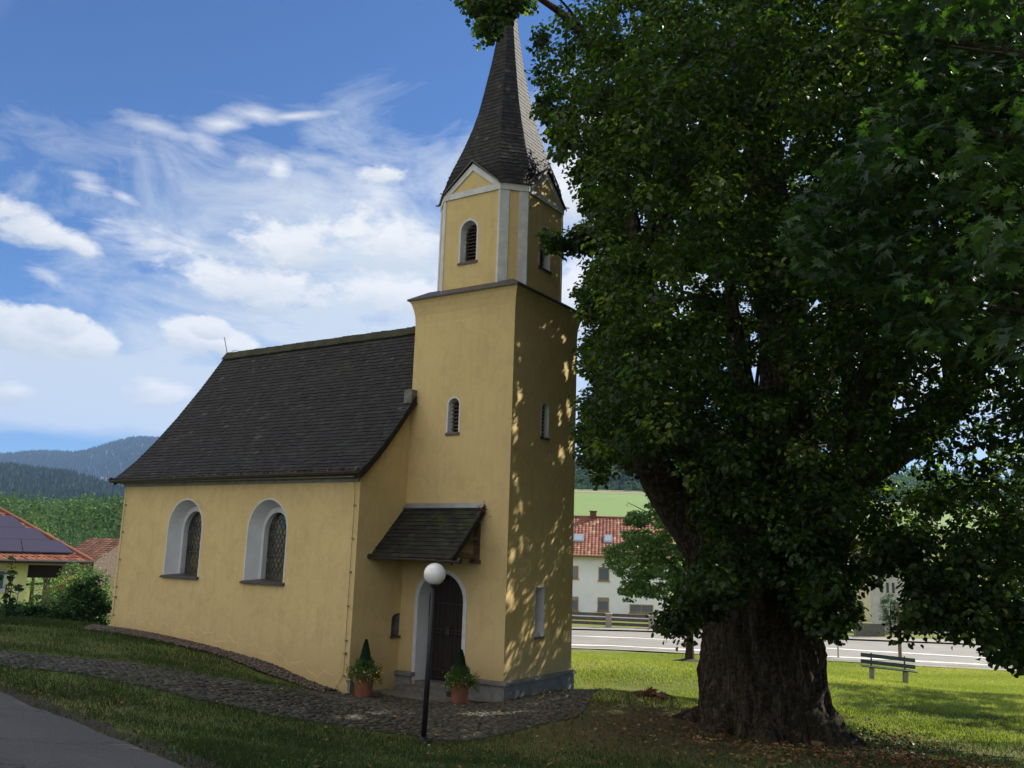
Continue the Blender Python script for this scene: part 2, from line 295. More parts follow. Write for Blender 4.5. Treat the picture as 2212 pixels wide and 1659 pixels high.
# ------------------------------------------------------------------ object helpers
def link(o, parent=None):
    COL.objects.link(o)
    if parent is not None: o.parent = parent
    return o
def tag(o, label=None, cat=None, group=None, kind=None):
    if label: o['label'] = label
    if cat: o['category'] = cat
    if group: o['group'] = group
    if kind: o['kind'] = kind
    return o
def empty(name, loc=(0, 0, 0), rz=0):
    o = bpy.data.objects.new(name, None); o.location = loc; o.rotation_euler = (0, 0, rz); o.empty_display_size = .3
    return link(o)
def copy_tree(o, parent=None):
    c = o.copy(); COL.objects.link(c); c.parent = parent
    for ch in list(o.children): copy_tree(ch, c)
    return c
def npmesh(name, V, loops, starts, totals, mat_, parent=None, v=None, smooth=False, extra=None):
    me = bpy.data.meshes.new(name)
    V = np.asarray(V, np.float32)
    me.vertices.add(len(V)); me.vertices.foreach_set('co', V.ravel())
    me.loops.add(len(loops)); me.loops.foreach_set('vertex_index', np.asarray(loops, np.int32))
    me.polygons.add(len(starts)); me.polygons.foreach_set('loop_start', np.asarray(starts, np.int32))
    me.polygons.foreach_set('use_smooth', np.full(len(starts), bool(smooth)))
    if v is not None:
        a = me.attributes.new('v', 'FLOAT', 'FACE' if len(v) == len(starts) else 'POINT'); a.data.foreach_set('value', np.asarray(v, np.float32))
    for nm, arr in (extra or {}).items():
        a = me.attributes.new(nm, 'FLOAT', 'POINT'); a.data.foreach_set('value', np.asarray(arr, np.float32))
    me.update(calc_edges=True); me.validate()
    me.materials.append(mat_)
    o = bpy.data.objects.new(name, me); return link(o, parent)
def uniform_mesh(name, V, Fc, mat_, parent=None, v=None, smooth=False, extra=None):
    Fc = np.asarray(Fc); n, k_ = Fc.shape
    return npmesh(name, V, Fc.ravel(), np.arange(n)*k_, np.full(n, k_), mat_, parent, v, smooth, extra)
class MB:
    def __init__(s): s.v = []; s.f = []; s.a = []
    def add(s, V, Fs, a=.5):
        b0 = len(s.v); s.v += [tuple(map(float, p)) for p in V]; s.f += [tuple(b0+i for i in f) for f in Fs]; s.a += [a]*len(Fs)
    def box(s, a, b, val=.5):
        x0, y0, z0 = a; x1, y1, z1 = b
        s.hexa([(x0, y0, z0), (x1, y0, z0), (x1, y1, z0), (x0, y1, z0), (x0, y0, z1), (x1, y0, z1), (x1, y1, z1), (x0, y1, z1)], val)
    def hexa(s, P, val=.5): s.add(P, [(0, 3, 2, 1), (4, 5, 6, 7), (0, 1, 5, 4), (1, 2, 6, 5), (2, 3, 7, 6), (3, 0, 4, 7)], val)
    def bar(s, p, q, w, h=None, up=(0, 0, 1), val=.5):
        p, q = Vector(p), Vector(q); d = (q-p).normalized(); u = Vector(up)
        if abs(d.dot(u)) > .98: u = Vector((1, 0, 0))
        r = d.cross(u).normalized(); u = r.cross(d); h = h or w; P = []
        for e in (p, q):
            for a, b in ((-1, -1), (1, -1), (1, 1), (-1, 1)): P.append(e+r*a*w/2+u*b*h/2)
        s.add(P, [(0, 1, 2, 3), (7, 6, 5, 4), (0, 4, 5, 1), (1, 5, 6, 2), (2, 6, 7, 3), (3, 7, 4, 0)], val)
    def tube(s, pts, rad, n=10, val=.5, cap=True, wob=0):
        pts = [Vector(p) for p in pts]
        if not hasattr(rad, '__len__'): rad = [rad]*len(pts)
        V = []; ref = None
        for i, p in enumerate(pts):
            d = (pts[min(i+1, len(pts)-1)]-pts[max(i-1, 0)]).normalized()
            if ref is None: ref = Vector((1, 0, 0)) if abs(d.x) < .8 else Vector((0, 1, 0))
            r = (ref-d*ref.dot(d)).normalized(); ref = r; u = d.cross(r)
            for j in range(n):
                a = 2*math.pi*j/n; w = 1+(wob*math.sin(3*a+i*.7)+wob*.6*math.sin(7*a-i) if wob else 0)
                V.append(p+(r*math.cos(a)+u*math.sin(a))*rad[i]*w)
        Fs = []
        for i in range(len(pts)-1):
            for j in range(n):
                k_ = (j+1) % n; Fs.append((i*n+j, i*n+k_, (i+1)*n+k_, (i+1)*n+j))
        if cap: Fs += [tuple(range(n))[::-1], tuple((len(pts)-1)*n+j for j in range(n))]
        s.add(V, Fs, val)
    def lathe(s, prof, c, n=24, val=.5):
        V = []
        for r, z in prof:
            for j in range(n): a = 2*math.pi*j/n; V.append((c[0]+r*math.cos(a), c[1]+r*math.sin(a), c[2]+z))
        Fs = [(i*n+j, i*n+(j+1) % n, (i+1)*n+(j+1) % n, (i+1)*n+j) for i in range(len(prof)-1) for j in range(n)]
        s.add(V, Fs, val)
    def build(s, name, m, parent=None, smooth=False):
        loops = [i for f in s.f for i in f]; tot = [len(f) for f in s.f]; st = np.concatenate([[0], np.cumsum(tot)[:-1]])
        return npmesh(name, s.v, loops, st, tot, m, parent, s.a, smooth)

# ------------------------------------------------------------------ terrain
hz = lambda px: 1164.8+(px)*.0321
CTRL = [(-2.87, -1.6, -.40), (-3.84, -1.6, -.29), (-5.02, -1.6, -.02), (-6.6, -1.6, .14), (-8.3, -1.6, .28), (-11.41, -1.6, .38), (-13, -1.6, .3), (-16, -1, -.3),
        (0, -.06, -.43), (.06, 2.9, -.45), (-1.5, -.8, -.40), (-2.8, -.8, -.40), (0, 6, -.8), (-12, 6, -.6), (-4, 6, -.6), (-20, 8, -1.8), (-26, 4, -2.4)]
def cz(px, py, D, z=None):
    p = atd(px, py, D); CTRL.append((p[0], p[1], p[2] if z is None else z))
cz(915, 1605, 15.1); cz(0, 1500, 11.6); cz(0, 1408, 16.4); cz(0, 1345, 21.5); cz(-400, 1345, 21.5, .5); cz(350, 1659, 7.6); cz(250, 1440, 15.6)
cz(560, 1482, 15.6); cz(1245, 1552, 15.9); cz(1660, 1605, 16.2); cz(1106, 1659, 11.6); cz(2212, 1659, 14.6); cz(1280, 1492, 19.5)
cz(1350, 1450, 26); cz(1920, 1473, 33); cz(1490, 1432, 41); cz(1235, 1395, 49, -2.0); cz(2200, 1440, 41.5, -1.75); cz(2500, 1440, 42, -1.8)
cz(1860, 1620, 15.2); cz(900, 1500, 45, -2.2); cz(700, 1500, 60, -2.4); cz(1500, 1300, 62, -1.95); cz(2300, 1300, 62, -1.7)
for px, D, z in ((-1200, 10, 1.0), (3000, 8, .6), (3600, 20, -.5), (1106, 4, .95), (1106, .5, 1.05), (1106, -8, 1.1), (1106, -40, 1.3), (-2000, 30, 0), (4000, 45, -1), (300, 30, -1.3), (0, 45, -1.6), (-600, 45, -1.6), (200, 60, -2.4)):
    p = CP[:2]+GF*D+GR*(px-1106)/F*max(D, 4); CTRL.append((p[0], p[1], z))
for x_, y_, z_ in ((60, -40, 1), (-40, -40, 1), (-60, 0, -1)): CTRL.append((x_, y_, z_))
CA = np.array(CTRL)
def _phi(r): return r**2*np.log(r+1e-9)
def _solve():
    n = len(CA); d = np.linalg.norm(CA[:, None, :2]-CA[None, :, :2], axis=2)
    A = np.zeros((n+3, n+3)); A[:n, :n] = _phi(d)+np.eye(n)*.6; A[:n, n] = 1; A[:n, n+1:] = CA[:, :2]; A[n, :n] = 1; A[n+1:, :n] = CA[:, :2].T
    return np.linalg.solve(A, np.concatenate([CA[:, 2], [0, 0, 0]]))
WGT = _solve()
TPX = np.array([-900, 0, 150, 330, 900, 1240, 1400, 2200, 3000.])
TD = np.array([55, 80, 130, 200, 300, 420, 600, 900, 1500, 1900, 2600, 3800, 4600, 7000.])
TZ = np.array([  # rows: distance; columns: TPX
    [-2.4, -2.4, -2.4, -2.4, -2.3, -2.0, -1.9, -1.7, -1.7],
    [-4, -4, -4, -4, -3, -2.2, -2.2, -2.0, -2],
    [-6, -6, -5, -4, -3, -1.5, -1.5, -1.5, -1],
    [-4, -4, -3, -1.5, 2, 9, 9, 9, 8],
    [0, 1, 1.5, 3, 10, 19.5, 19.5, 19, 16],
    [8, 9, 8, 7, 20, 32, 32, 30, 26],
    [10, 12, 12, 12, 30, 46, 46, 44, 40],
    [28, 28, 30, 30, 45, 60, 60, 60, 55],
    [100, 100, 92, 75, 80, 85, 85, 85, 80],
    [142, 140, 120, 85, 90, 100, 100, 100, 90],
    [110, 110, 120, 120, 120, 110, 110, 110, 100],
    [350, 325, 345, 425, 420, 200, 160, 150, 150],
    [300, 300, 310, 330, 350, 180, 150, 150, 140],
    [500, 560, 460, 300, 300, 200, 200, 200, 200.]])
def height(x, y):
    x = np.atleast_1d(np.asarray(x, float)); y = np.atleast_1d(np.asarray(y, float))
    z = np.empty(len(x))
    for i0 in range(0, len(x), 20000):
        xs, ys = x[i0:i0+20000], y[i0:i0+20000]
        d = np.sqrt((xs[:, None]-CA[None, :, 0])**2+(ys[:, None]-CA[None, :, 1])**2)
        zn = _phi(d)@WGT[:-3]+WGT[-3]+WGT[-2]*xs+WGT[-1]*ys
        rx, ry = xs-CP[0], ys-CP[1]; D = rx*GF[0]+ry*GF[1]; R_ = rx*GR[0]+ry*GR[1]; rad = np.hypot(rx, ry)
        ang = np.arctan2(R_, D); px = 1106+F*np.tan(np.clip(ang, -1.1, 1.1)); Dd = np.clip(np.where(D > 0, np.minimum(np.maximum(D, .35*rad), rad), rad), 55, 7000)
        fi = np.interp(np.clip(px, -900, 3000), TPX, np.arange(len(TPX))); fj = np.interp(np.log(Dd), np.log(TD), np.arange(len(TD)))
        i = np.minimum(fi.astype(int), len(TPX)-2); j = np.minimum(fj.astype(int), len(TD)-2); a = fi-i; b_ = fj-j
        a = a*a*(3-2*a); b2 = b_*b_*(3-2*b_); b_ = np.where(Dd > 1200, b2, b_)
        zf = TZ[j, i]*(1-a)*(1-b_)+TZ[j, i+1]*a*(1-b_)+TZ[j+1, i]*(1-a)*b_+TZ[j+1, i+1]*a*b_
        zf = np.where(np.abs(ang) > 1.2, np.minimum(zf, 20), zf)
        far = rad > 500
        zf = zf+np.where(far, (np.sin(xs/173.)*np.cos(ys/211.)+.5*np.sin(xs/71.+ys/93.))*np.clip((rad-500)/1500, 0, 1)*9, 0)
        w = np.clip((rad-52)/18, 0, 1); w = w*w*(3-2*w)
        z[i0:i0+20000] = np.clip(zn, -4, 3)*(1-w)+zf*w
    return z
def gz(x, y): return float(height([x], [y])[0])
def hit(px, py, tmax=6000):               # where the view ray through a picture point meets the ground
    d = ray(px, py); ts = np.geomspace(3, tmax, 1500); P = CP+ts[:, None]*d
    h = height(P[:, 0], P[:, 1]); i = np.argmax(P[:, 2] < h)
    if P[i, 2] >= h[i]: i = len(ts)-1
    t0, t1 = ts[max(i-1, 0)], ts[i]
    g0 = P[max(i-1, 0), 2]-h[max(i-1, 0)]; g1 = P[i, 2]-h[i]; tt = t0+(t1-t0)*g0/(g0-g1+1e-9)
    p = CP+tt*d; return np.array([p[0], p[1], gz(p[0], p[1])])
def inpoly(x, y, poly):
    x = np.asarray(x); y = np.asarray(y); c = np.zeros(x.shape, bool); n = len(poly)
    for i in range(n):
        x0, y0 = poly[i][:2]; x1, y1 = poly[(i+1) % n][:2]
        with np.errstate(divide='ignore', invalid='ignore'):
            c ^= ((y0 > y) != (y1 > y)) & (x < (x1-x0)*(y-y0)/(y1-y0+1e-12)+x0)
    return c
def view_px(x, y, z): 
    d = np.stack([x-CP[0], y-CP[1], z-CP[2]], -1); w = d@FW
    return 1106+F*(d@RX)/w, 829.5-F*(d@UP)/w, w
TRUNK = atd(1660, 1480, 17.0)[:2]
def build_ground():
    a1 = np.radians(np.linspace(-38, 38, 300)); a2 = np.radians(np.linspace(40, 320, 57)); ang = np.concatenate([a1, a2])
    r = np.concatenate([[.05], np.geomspace(.8, 7200, 330)])
    A, R_ = np.meshgrid(ang, r); fx = np.cos(A)*R_; rx = np.sin(A)*R_
    X = CP[0]+GF[0]*fx+GR[0]*rx; Y = CP[1]+GF[1]*fx+GR[1]*rx
    X, Y = X.ravel(), Y.ravel(); Z = height(X, Y)
    Z += np.where(np.hypot(X-CP[0], Y-CP[1]) < 60, .012*np.sin(X*3.1)*np.cos(Y*2.7), 0)
    na, nr = len(ang), len(r); Fc = []
    i, j = np.meshgrid(np.arange(nr-1), np.arange(na), indexing='ij'); j2 = (j+1) % na
    Fc = np.stack([i*na+j, (i+1)*na+j, (i+1)*na+j2, i*na+j2], -1).reshape(-1, 4)[:, ::-1]
    worn = np.exp(-((X-TRUNK[0]+.5)**2+(Y-TRUNK[1]+1.5)**2)/16)*.8
    worn += .2*np.exp(-(((X-2)/7)**2+((Y+3.5)/3)**2))
    o = uniform_mesh('ground', np.stack([X, Y, Z], 1), Fc, M['ground'], None, None, True, {'worn': np.clip(worn, 0, 1)})
    tag(o, kind='structure')
build_ground()
def dense(poly, step=.25):
    o = []
    for i in range(len(poly)):
        a = np.array(poly[i][:2], float); b = np.array(poly[(i+1) % len(poly)][:2], float); n = max(1, int(np.linalg.norm(b-a)/step))
        o += [a+(b-a)*q/n for q in range(n)]
    return o
def drape(name, poly, m, off, step=.3, kind='structure', wav=0):
    """a sheet laid on the ground over the outline poly"""
    P = np.array([p[:2] for p in poly]); lo, hi = P.min(0), P.max(0)
    B = dense(poly, step)
    if wav: B = [b+RN.normal(0, wav, 2) for b in B]
    gx, gy = np.meshgrid(np.arange(lo[0]+step/2, hi[0], step), np.arange(lo[1]+step/2, hi[1], step))
    gx, gy = gx.ravel(), gy.ravel(); k_ = inpoly(gx, gy, B); gx, gy = gx[k_], gy[k_]
    from mathutils.geometry import delaunay_2d_cdt
    nb = len(B); pts = [Vector(b) for b in B]+[Vector((x, y)) for x, y in zip(gx, gy)]
    V, _, Fs, *_r = delaunay_2d_cdt(pts, [], [list(range(nb))], 1, 1e-5)
    V = np.array([[v.x, v.y] for v in V]); Z = height(V[:, 0], V[:, 1])+off
    Z += np.where(np.hypot(V[:, 0]-CP[0], V[:, 1]-CP[1]) < 60, .012*np.sin(V[:, 0]*3.1)*np.cos(V[:, 1]*2.7), 0)
    loops = [i for f in Fs for i in f]; tot = [len(f) for f in Fs]; st = np.concatenate([[0], np.cumsum(tot)[:-1]])
    o = npmesh(name, np.column_stack([V, Z]), loops, st, tot, m, None, None, True)
    nz = o.data.polygons[0].normal.z
    if nz < 0: o.data.flip_normals()
    if kind: tag(o, kind=kind)
    return o
# asphalt lane in front of the camera
A_edge = [hit(*q) for q in ((-500, 1340), (-250, 1420), (0, 1500), (150, 1563), (300, 1622), (420, 1680))]
A_poly = [p[:2] for p in A_edge]+[(9.2, -13.2), (13, -12.2), (22, -10.8), (24, -24), (-2, -26), (-22, -20)]
lane = drape('lane', A_poly, M['asphalt'], .03, .35, 'structure', .02)
soil_poly = [hit(*q)[:2] for q in ((-500, 1318), (-250, 1398), (0, 1482), (150, 1535), (300, 1590), (450, 1645), (520, 1700))]+[(8.5, -13.5), (5, -13.6), (-2, -13), (-12, -12)]
verge = drape('verge_soil', soil_poly, M['soil'], .012, .3, 'structure', .05)
# cobbled path and forecourt
C_px = [(-300, 1378), (0, 1408), (150, 1420), (300, 1436), (430, 1458), (560, 1480), (690, 1492)]
C_poly = [hit(*q)[:2] for q in C_px]+[(-2.88, -1.62), (-2.9, .05), (.1, .05), (.16, 3.3), (.75, 3.4)]+[hit(*q)[:2] for q in ((1245, 1552), (1112, 1580), (1000, 1604), (890, 1588), (760, 1572), (600, 1552), (400, 1508), (200, 1462), (0, 1440), (-300, 1405))]
joint = drape('paving_bed', C_poly, M['joint'], .01, .25, 'structure')
def in_church(x, y): return ((x > -11.45) & (x < -2.86) & (y > -1.63) & (y < 5)) | ((x > -3) & (x < .1) & (y > -.08) & (y < 3))
def build_cobbles():
    P = np.array(C_poly); lo, hi = P.min(0), P.max(0); s = .108
    gx, gy = np.meshgrid(np.arange(lo[0], hi[0], s), np.arange(lo[1], hi[1], s)); 
    gy = gy+.03*np.sin(gx*1.3)+(np.arange(gx.shape[1])[None, :] % 2)*s*.5; gx = gx+.05*np.sin(gy*1.9)
    gx = gx.ravel()+RN.normal(0, .008, gx.size); gy = gy.ravel()+RN.normal(0, .008, gy.size)
    k_ = inpoly(gx, gy, C_poly) & ~in_church(gx, gy); n_ = np.sin(gx*1.7+3)*np.sin(gy*2.3)
    k_ &= RN.random(gx.size) > np.clip(.04+.12*n_, .02, .3); gx, gy = gx[k_], gy[k_]
    N = len(gx); hw = RN.uniform(.036, .05, (N, 2)); a = RN.normal(0, .16, N); top = RN.uniform(.018, .034, N)
    cs = np.array([(-1, -1), (1, -1), (1, 1), (-1, 1)])
    V = []; zc = height(gx, gy)+.012*np.sin(gx*3.1)*np.cos(gy*2.7)
    for ring, (sc, hh) in enumerate(((1.0, -.01), (1.0, .55), (.72, 1.0))):
        for c in cs:
            jx = c[0]*hw[:, 0]*sc*RN.uniform(.88, 1.08, N); jy = c[1]*hw[:, 1]*sc*RN.uniform(.88, 1.08, N)
            V.append(np.stack([gx+jx*np.cos(a)-jy*np.sin(a), gy+jx*np.sin(a)+jy*np.cos(a), zc+(top*hh if hh > 0 else -.01)+RN.normal(0, .0015, N)], 1))
    V = np.stack(V, 1).reshape(-1, 3); f = []
    for r_ in (0, 4):
        for q in range(4): f.append((r_+q, r_+(q+1) % 4, r_+4+(q+1) % 4, r_+4+q))
    f.append((8, 9, 10, 11)); f = np.array(f)
    Fc = (np.arange(N)[:, None, None]*12+f[None]).reshape(-1, 4)
    o = uniform_mesh('cobble_paving', V, Fc, M['cobble'], None, np.repeat(np.clip(RN.beta(2, 2.6, N), 0, 1), 9))
    tag(o, kind='structure')
build_cobbles()
def blobs(name, x, y, z, s, m, parent=None, flat=.65, **kw):
    """a scatter of small rounded stones"""
    N = len(x); th = np.arange(6)/6*2*np.pi
    ring = np.stack([np.cos(th), np.sin(th), np.zeros(6)], 1)
    T = np.vstack([[[0, 0, -.8]], ring*.8+[0, 0, -.4], ring*[1, 1, 1]+[0, 0, .15], ring*.55+[0, 0, .7], [[0, 0, .85]]])
    f3 = [(0, 1+(i+1) % 6, 1+i) for i in range(6)]+[(19, 13+i, 13+(i+1) % 6) for i in range(6)]
    for r_ in (1, 7):
        for i in range(6): a, b, c, d = r_+i, r_+(i+1) % 6, r_+6+(i+1) % 6, r_+6+i; f3 += [(a, b, c), (a, c, d)]
    f3 = np.array(f3); V = T[None]*RN.uniform(.75, 1.2, (N, 20, 1))*np.stack([s, s*RN.uniform(.6, 1, N), s*flat], 1)[:, None]
    a = RN.uniform(0, 6.3, N); ca, sa = np.cos(a)[:, None], np.sin(a)[:, None]
    V = np.stack([V[..., 0]*ca-V[..., 1]*sa, V[..., 0]*sa+V[..., 1]*ca, V[..., 2]], -1)+np.stack([x, y, z], 1)[:, None]
    Fc = (np.arange(N)[:, None, None]*20+f3[None]).reshape(-1, 3)
    o = uniform_mesh(name, V.reshape(-1, 3), Fc, m, parent, np.repeat(RN.beta(1.6, 2.2, N), len(f3)), True)
    tag(o, **kw); return o
# pebble drip strip along the nave wall
G_low = [hit(*q)[:2] for q in ((180, 1362), (330, 1385), (450, 1412), (560, 1452), (640, 1480), (700, 1500))]
G_poly = [(-12.1, -1.45), (-11.42, -1.6), (-3.1, -1.6), (-3.3, -1.85)]+G_low[::-1]
drape('gravel_bed', G_poly, M['soil'], .016, .2, 'structure')
GP = np.array(G_poly); n = 26000
gx = RN.uniform(GP[:, 0].min(), GP[:, 0].max(), n); gy = RN.uniform(GP[:, 1].min(), GP[:, 1].max(), n); k_ = inpoly(gx, gy, G_poly) & ~in_church(gx, gy); gx, gy = gx[k_], gy[k_]
blobs('pebbles', gx, gy, height(gx, gy)+.025+RN.uniform(0, .03, len(gx)), RN.uniform(.014, .038, len(gx)), M['pebble'], kind='stuff')

# main road beyond the lawn, with painted lines, kerbs and pavement
def roadpt(px, D): return CP[:2]+GF*D+GR*((px-1106)/F*D)
def strip(name, pxD0, pxD1, m, off, kind='structure'):
    a = [roadpt(*q) for q in pxD0]; b = [roadpt(*q) for q in pxD1][::-1]
    return drape(name, a+b, m, off, 2.0, kind)
def Droad(px, D0, D1): return D0+(D1-D0)*(px-1235)/(2200-1235)
PXS = (-900, 200, 1235, 1700, 2200, 2900, 4200)
rowD = lambda D0, D1: [(p, Droad(p, D0, D1)) for p in PXS]
for nm, a, b, m_, off in (('roadside_kerb', (48.3, 41.6), (49.3, 42.6), 'kerb', .05), ('main_road', (49.25, 42.5), (61.2, 54.5), 'road', .06),
                          ('road_line', (50.0, 44.0), (50.5, 44.45), 'paint', .066), ('centre_line', (56.4, 47.6), (56.8, 48.0), 'paint', .066),
                          ('far_pavement', (61.2, 54.5), (63.6, 56.5), 'kerb', .15)):
    o_ = strip(nm, rowD(*a), rowD(*b), M[m_], off)
# distant fields
def fieldpatch(name, x0, x1, D0, D1, m, off):
    a = [roadpt(x0, D0), roadpt((x0+x1)/2, D0), roadpt(x1, D0), roadpt(x1, D1), roadpt((x0+x1)/2, D1), roadpt(x0, D1)]
    drape(name, a, m, off, 14 if D0 > 1000 else 7)
fieldpatch('meadow', 700, 2900, 215, 415, M['fieldgreen'], .5)
fieldpatch('bare_field', 700, 2900, 416, 455, M['fieldbrown'], .6)
fieldpatch('upper_meadow', 700, 2900, 470, 540, M['fieldgreen'], .6)
fieldpatch('valley_meadow', 60, 420, 150, 240, M['fieldgreen'], .5)
fieldpatch('hill_clearing', 176, 300, 1380, 1640, M['fieldgreen'], 4)
fieldpatch('valley_clearing', 60, 200, 790, 900, M['fieldgreen'], 1)

# ================================================================== the chapel
T_, WD, NY, HE, HR = 2.88, 2.9, -1.606, 4.34, 8.38
chapel = empty('chapel', (0, 0, -.4))
tag(chapel, 'yellow plastered chapel with dark shingle roof and pointed bell tower', 'chapel')
chapel.location = (0, 0, 0)
def arch(hw, zb, zs, ry, n=14, cx=0):
    """outline from bottom left over the arch to bottom right, as (u, z)"""
    return [(cx-hw, zb)]+[(cx-hw*math.cos(math.pi*i/n), zs+ry*math.sin(math.pi*i/n)) for i in range(n+1)]+[(cx+hw, zb)]
def rect(hw, zb, zt, cx=0): return [(cx-hw, zb), (cx-hw, zt), (cx+hw, zt), (cx+hw, zb)]
# a plane frame: face 'y' looks to -Y at y = v ; face 'x' looks to +X at x = v
def P3(face, v, u, z, d=0):             # d = depth into the wall
    return (u, v+d, z) if face == 'y' else (v-d, u, z)
def wall_face(mb, face, v, outer, holes, val=.5):
    loops = [[Vector((u, z, 0)) for u, z in outer]]+[[Vector((u, z, 0)) for u, z in h] for h in holes]
    tris = tessellate_polygon(loops); flat = [q for l_ in [outer]+holes for q in l_]
    V = [P3(face, v, u, z) for u, z in flat]; Fs = []
    for t3 in tris:
        a, b, c = [flat[i] for i in t3]
        ar = (b[0]-a[0])*(c[1]-a[1])-(b[1]-a[1])*(c[0]-a[0])
        Fs.append(tuple(t3) if ar > 0 else tuple(t3[::-1]))
    mb.add(V, Fs, val)
def strip_between(mb, face, v, A, dA, B, dB, close=True):
    n = len(A); V = [P3(face, v, u, z, dA) for u, z in A]+[P3(face, v, u, z, dB) for u, z in B]
    rng = n if close else n-1
    mb.add(V, [(i, (i+1) % n, n+(i+1) % n, n+i) for i in range(rng)])
def fill(mb, face, v, A, d):
    mb.add([P3(face, v, u, z, d) for u, z in A], [tuple(range(len(A)))])
def arched_opening(face, v, cx, name, outer, mid, inner, d1, d2, frame_w, pane_m, sill=None, louvre=False, bars=False):
    """outer/mid/inner = (hw, zb, zs, ry); a white plastered niche with a pane"""
    O = arch(*outer, cx=cx); Mi = arch(*mid[:4], cx=cx+(mid[4] if len(mid) > 4 else 0)); I = arch(*inner[:4], cx=cx+(inner[4] if len(inner) > 4 else 0))
    w = MB()
    strip_between(w, face, v, O, 0, Mi, d1, False); strip_between(w, face, v, Mi, d1, I, d1+.002, False); strip_between(w, face, v, I, d1, I, d2, False)
    root = w.build(name, M['reveal'], chapel)
    fr = MB(); Fo = arch(outer[0]+frame_w, outer[1], outer[2], outer[3]+frame_w, cx=cx)
    strip_between(fr, face, v, Fo, -.004, O, -.004, False); strip_between(fr, face, v, Fo, .01, Fo, -.004, False); strip_between(fr, face, v, O, -.004, O, .02, False)
    fr.build('frame', M['white'], root)
    zb = inner[1]
    if louvre:
        bk = MB(); fill(bk, face, v, I, d2); bk.build('backing', M['iron'], root)
        lv = MB(); top = inner[2]+inner[3]; z = zb+.05
        while z < top-.06:
            hw = inner[0]*(1 if z < inner[2] else math.sqrt(max(.02, 1-((z-inner[2])/inner[3])**2)))-.01
            c_ = cx+(inner[4] if len(inner) > 4 else 0)
            a = [P3(face, v, c_-hw, z, d2-.12), P3(face, v, c_+hw, z, d2-.12), P3(face, v, c_+hw, z+.055, d2-.02), P3(face, v, c_-hw, z+.055, d2-.02)]
            b = [tuple(np.array(p)+[0, 0, .014]) for p in a]
            lv.hexa(a+b); z += .088
        lv.build('louvre', M['louvre'], root)
    else:
        pn = MB(); fill(pn, face, v, I, d2-.02); pn.build('pane', pane_m, root)
    if bars:
        ld = MB(); c_ = cx+(inner[4] if len(inner) > 4 else 0); s = .075; hwI = inner[0]-.02
        def inside(u, z): return abs(u-c_) < hwI and z > inner[1] and (z < inner[2] or ((u-c_)/inner[0])**2+((z-inner[2])/inner[3])**2 < .96)
        for r_ in range(0, 30):
            for c2 in range(-9, 10):
                ux = c_+c2*s*1.732+(r_ % 2)*s*.866; zz = inner[1]+r_*s*1.5
                for (a0, a1) in ((90, 150), (150, 210), (210, 270)):
                    p = (ux+s*math.cos(math.radians(a0)), zz+s*math.sin(math.radians(a0))); q = (ux+s*math.cos(math.radians(a1)), zz+s*math.sin(math.radians(a1)))
                    if inside(*p) and inside(*q): ld.bar(P3(face, v, *p, d2-.03), P3(face, v, *q, d2-.03), .009)
        ld.build('lead_came', M['lead'], root)
        for zz in (inner[1]+.55, inner[1]+1.05): fb = MB(); fb.bar(P3(face, v, c_-hwI, zz, d2-.045), P3(face, v, c_+hwI, zz, d2-.045), .022); fb.build('glazing_bar', M['lead'], root)
    if sill:
        ov, out, dz = sill; s_ = MB(); a = outer[0]+ov
        P = [P3(face, v, cx-a, outer[1]-.07, -out), P3(face, v, cx+a, outer[1]-.07, -out), P3(face, v, cx+a, outer[1]-.045, .001), P3(face, v, cx-a, outer[1]-.045, .001)]
        Q = [P3(face, v, cx-a, outer[1]-.035, -out), P3(face, v, cx+a, outer[1]-.035, -out), P3(face, v, cx+a, outer[1], .001), P3(face, v, cx-a, outer[1], .001)]
        s_.hexa(P+Q)
        A = [P3(face, v, cx-outer[0], outer[1]+.001, 0), P3(face, v, cx+outer[0], outer[1]+.001, 0), P3(face, v, cx+inner[0], outer[1]+dz, d2), P3(face, v, cx-inner[0], outer[1]+dz, d2)]
        s_.add(A, [(0, 1, 2, 3)]); s_.build('sill', M['metal'], root)
    return O

# --- nave walls. Gable roof profile (y, z) from eave to ridge, slightly swept at the foot
PROF = [(-1.86, 4.30), (-1.62, 4.50), (-1.3, 4.80), (-.8, 5.34), (-.1, 6.20), (.6, 7.15), (1.45, 8.40)]
def prof_z(y):
    yy = y if y <= 1.45 else 2.9-y
    return float(np.interp(yy, [p[0] for p in PROF], [p[1] for p in PROF]))
XL, XR = -11.41, -2.88
nw = MB()
O1 = arched_opening('y', NY, -8.74, 'window', (.655, 1.86, 3.03, .72), (.50, 1.88, 3.0, .60), (.42, 1.9, 2.98, .50), .30, .46, .035, M['glasswarm'], (.07, .07, .05), bars=True)
O2 = arched_opening('y', NY, -5.73, 'window', (.655, 1.84, 3.0, .74), (.50, 1.86, 2.97, .61), (.42, 1.88, 2.95, .51), .30, .46, .035, M['glasswarm'], (.07, .07, .05), bars=True)
wall_face(nw, 'y', NY, [(XL, -1.2), (XL, HE+.1), (XR, HE+.1), (XR, -1.2)][::-1], [O1, O2])
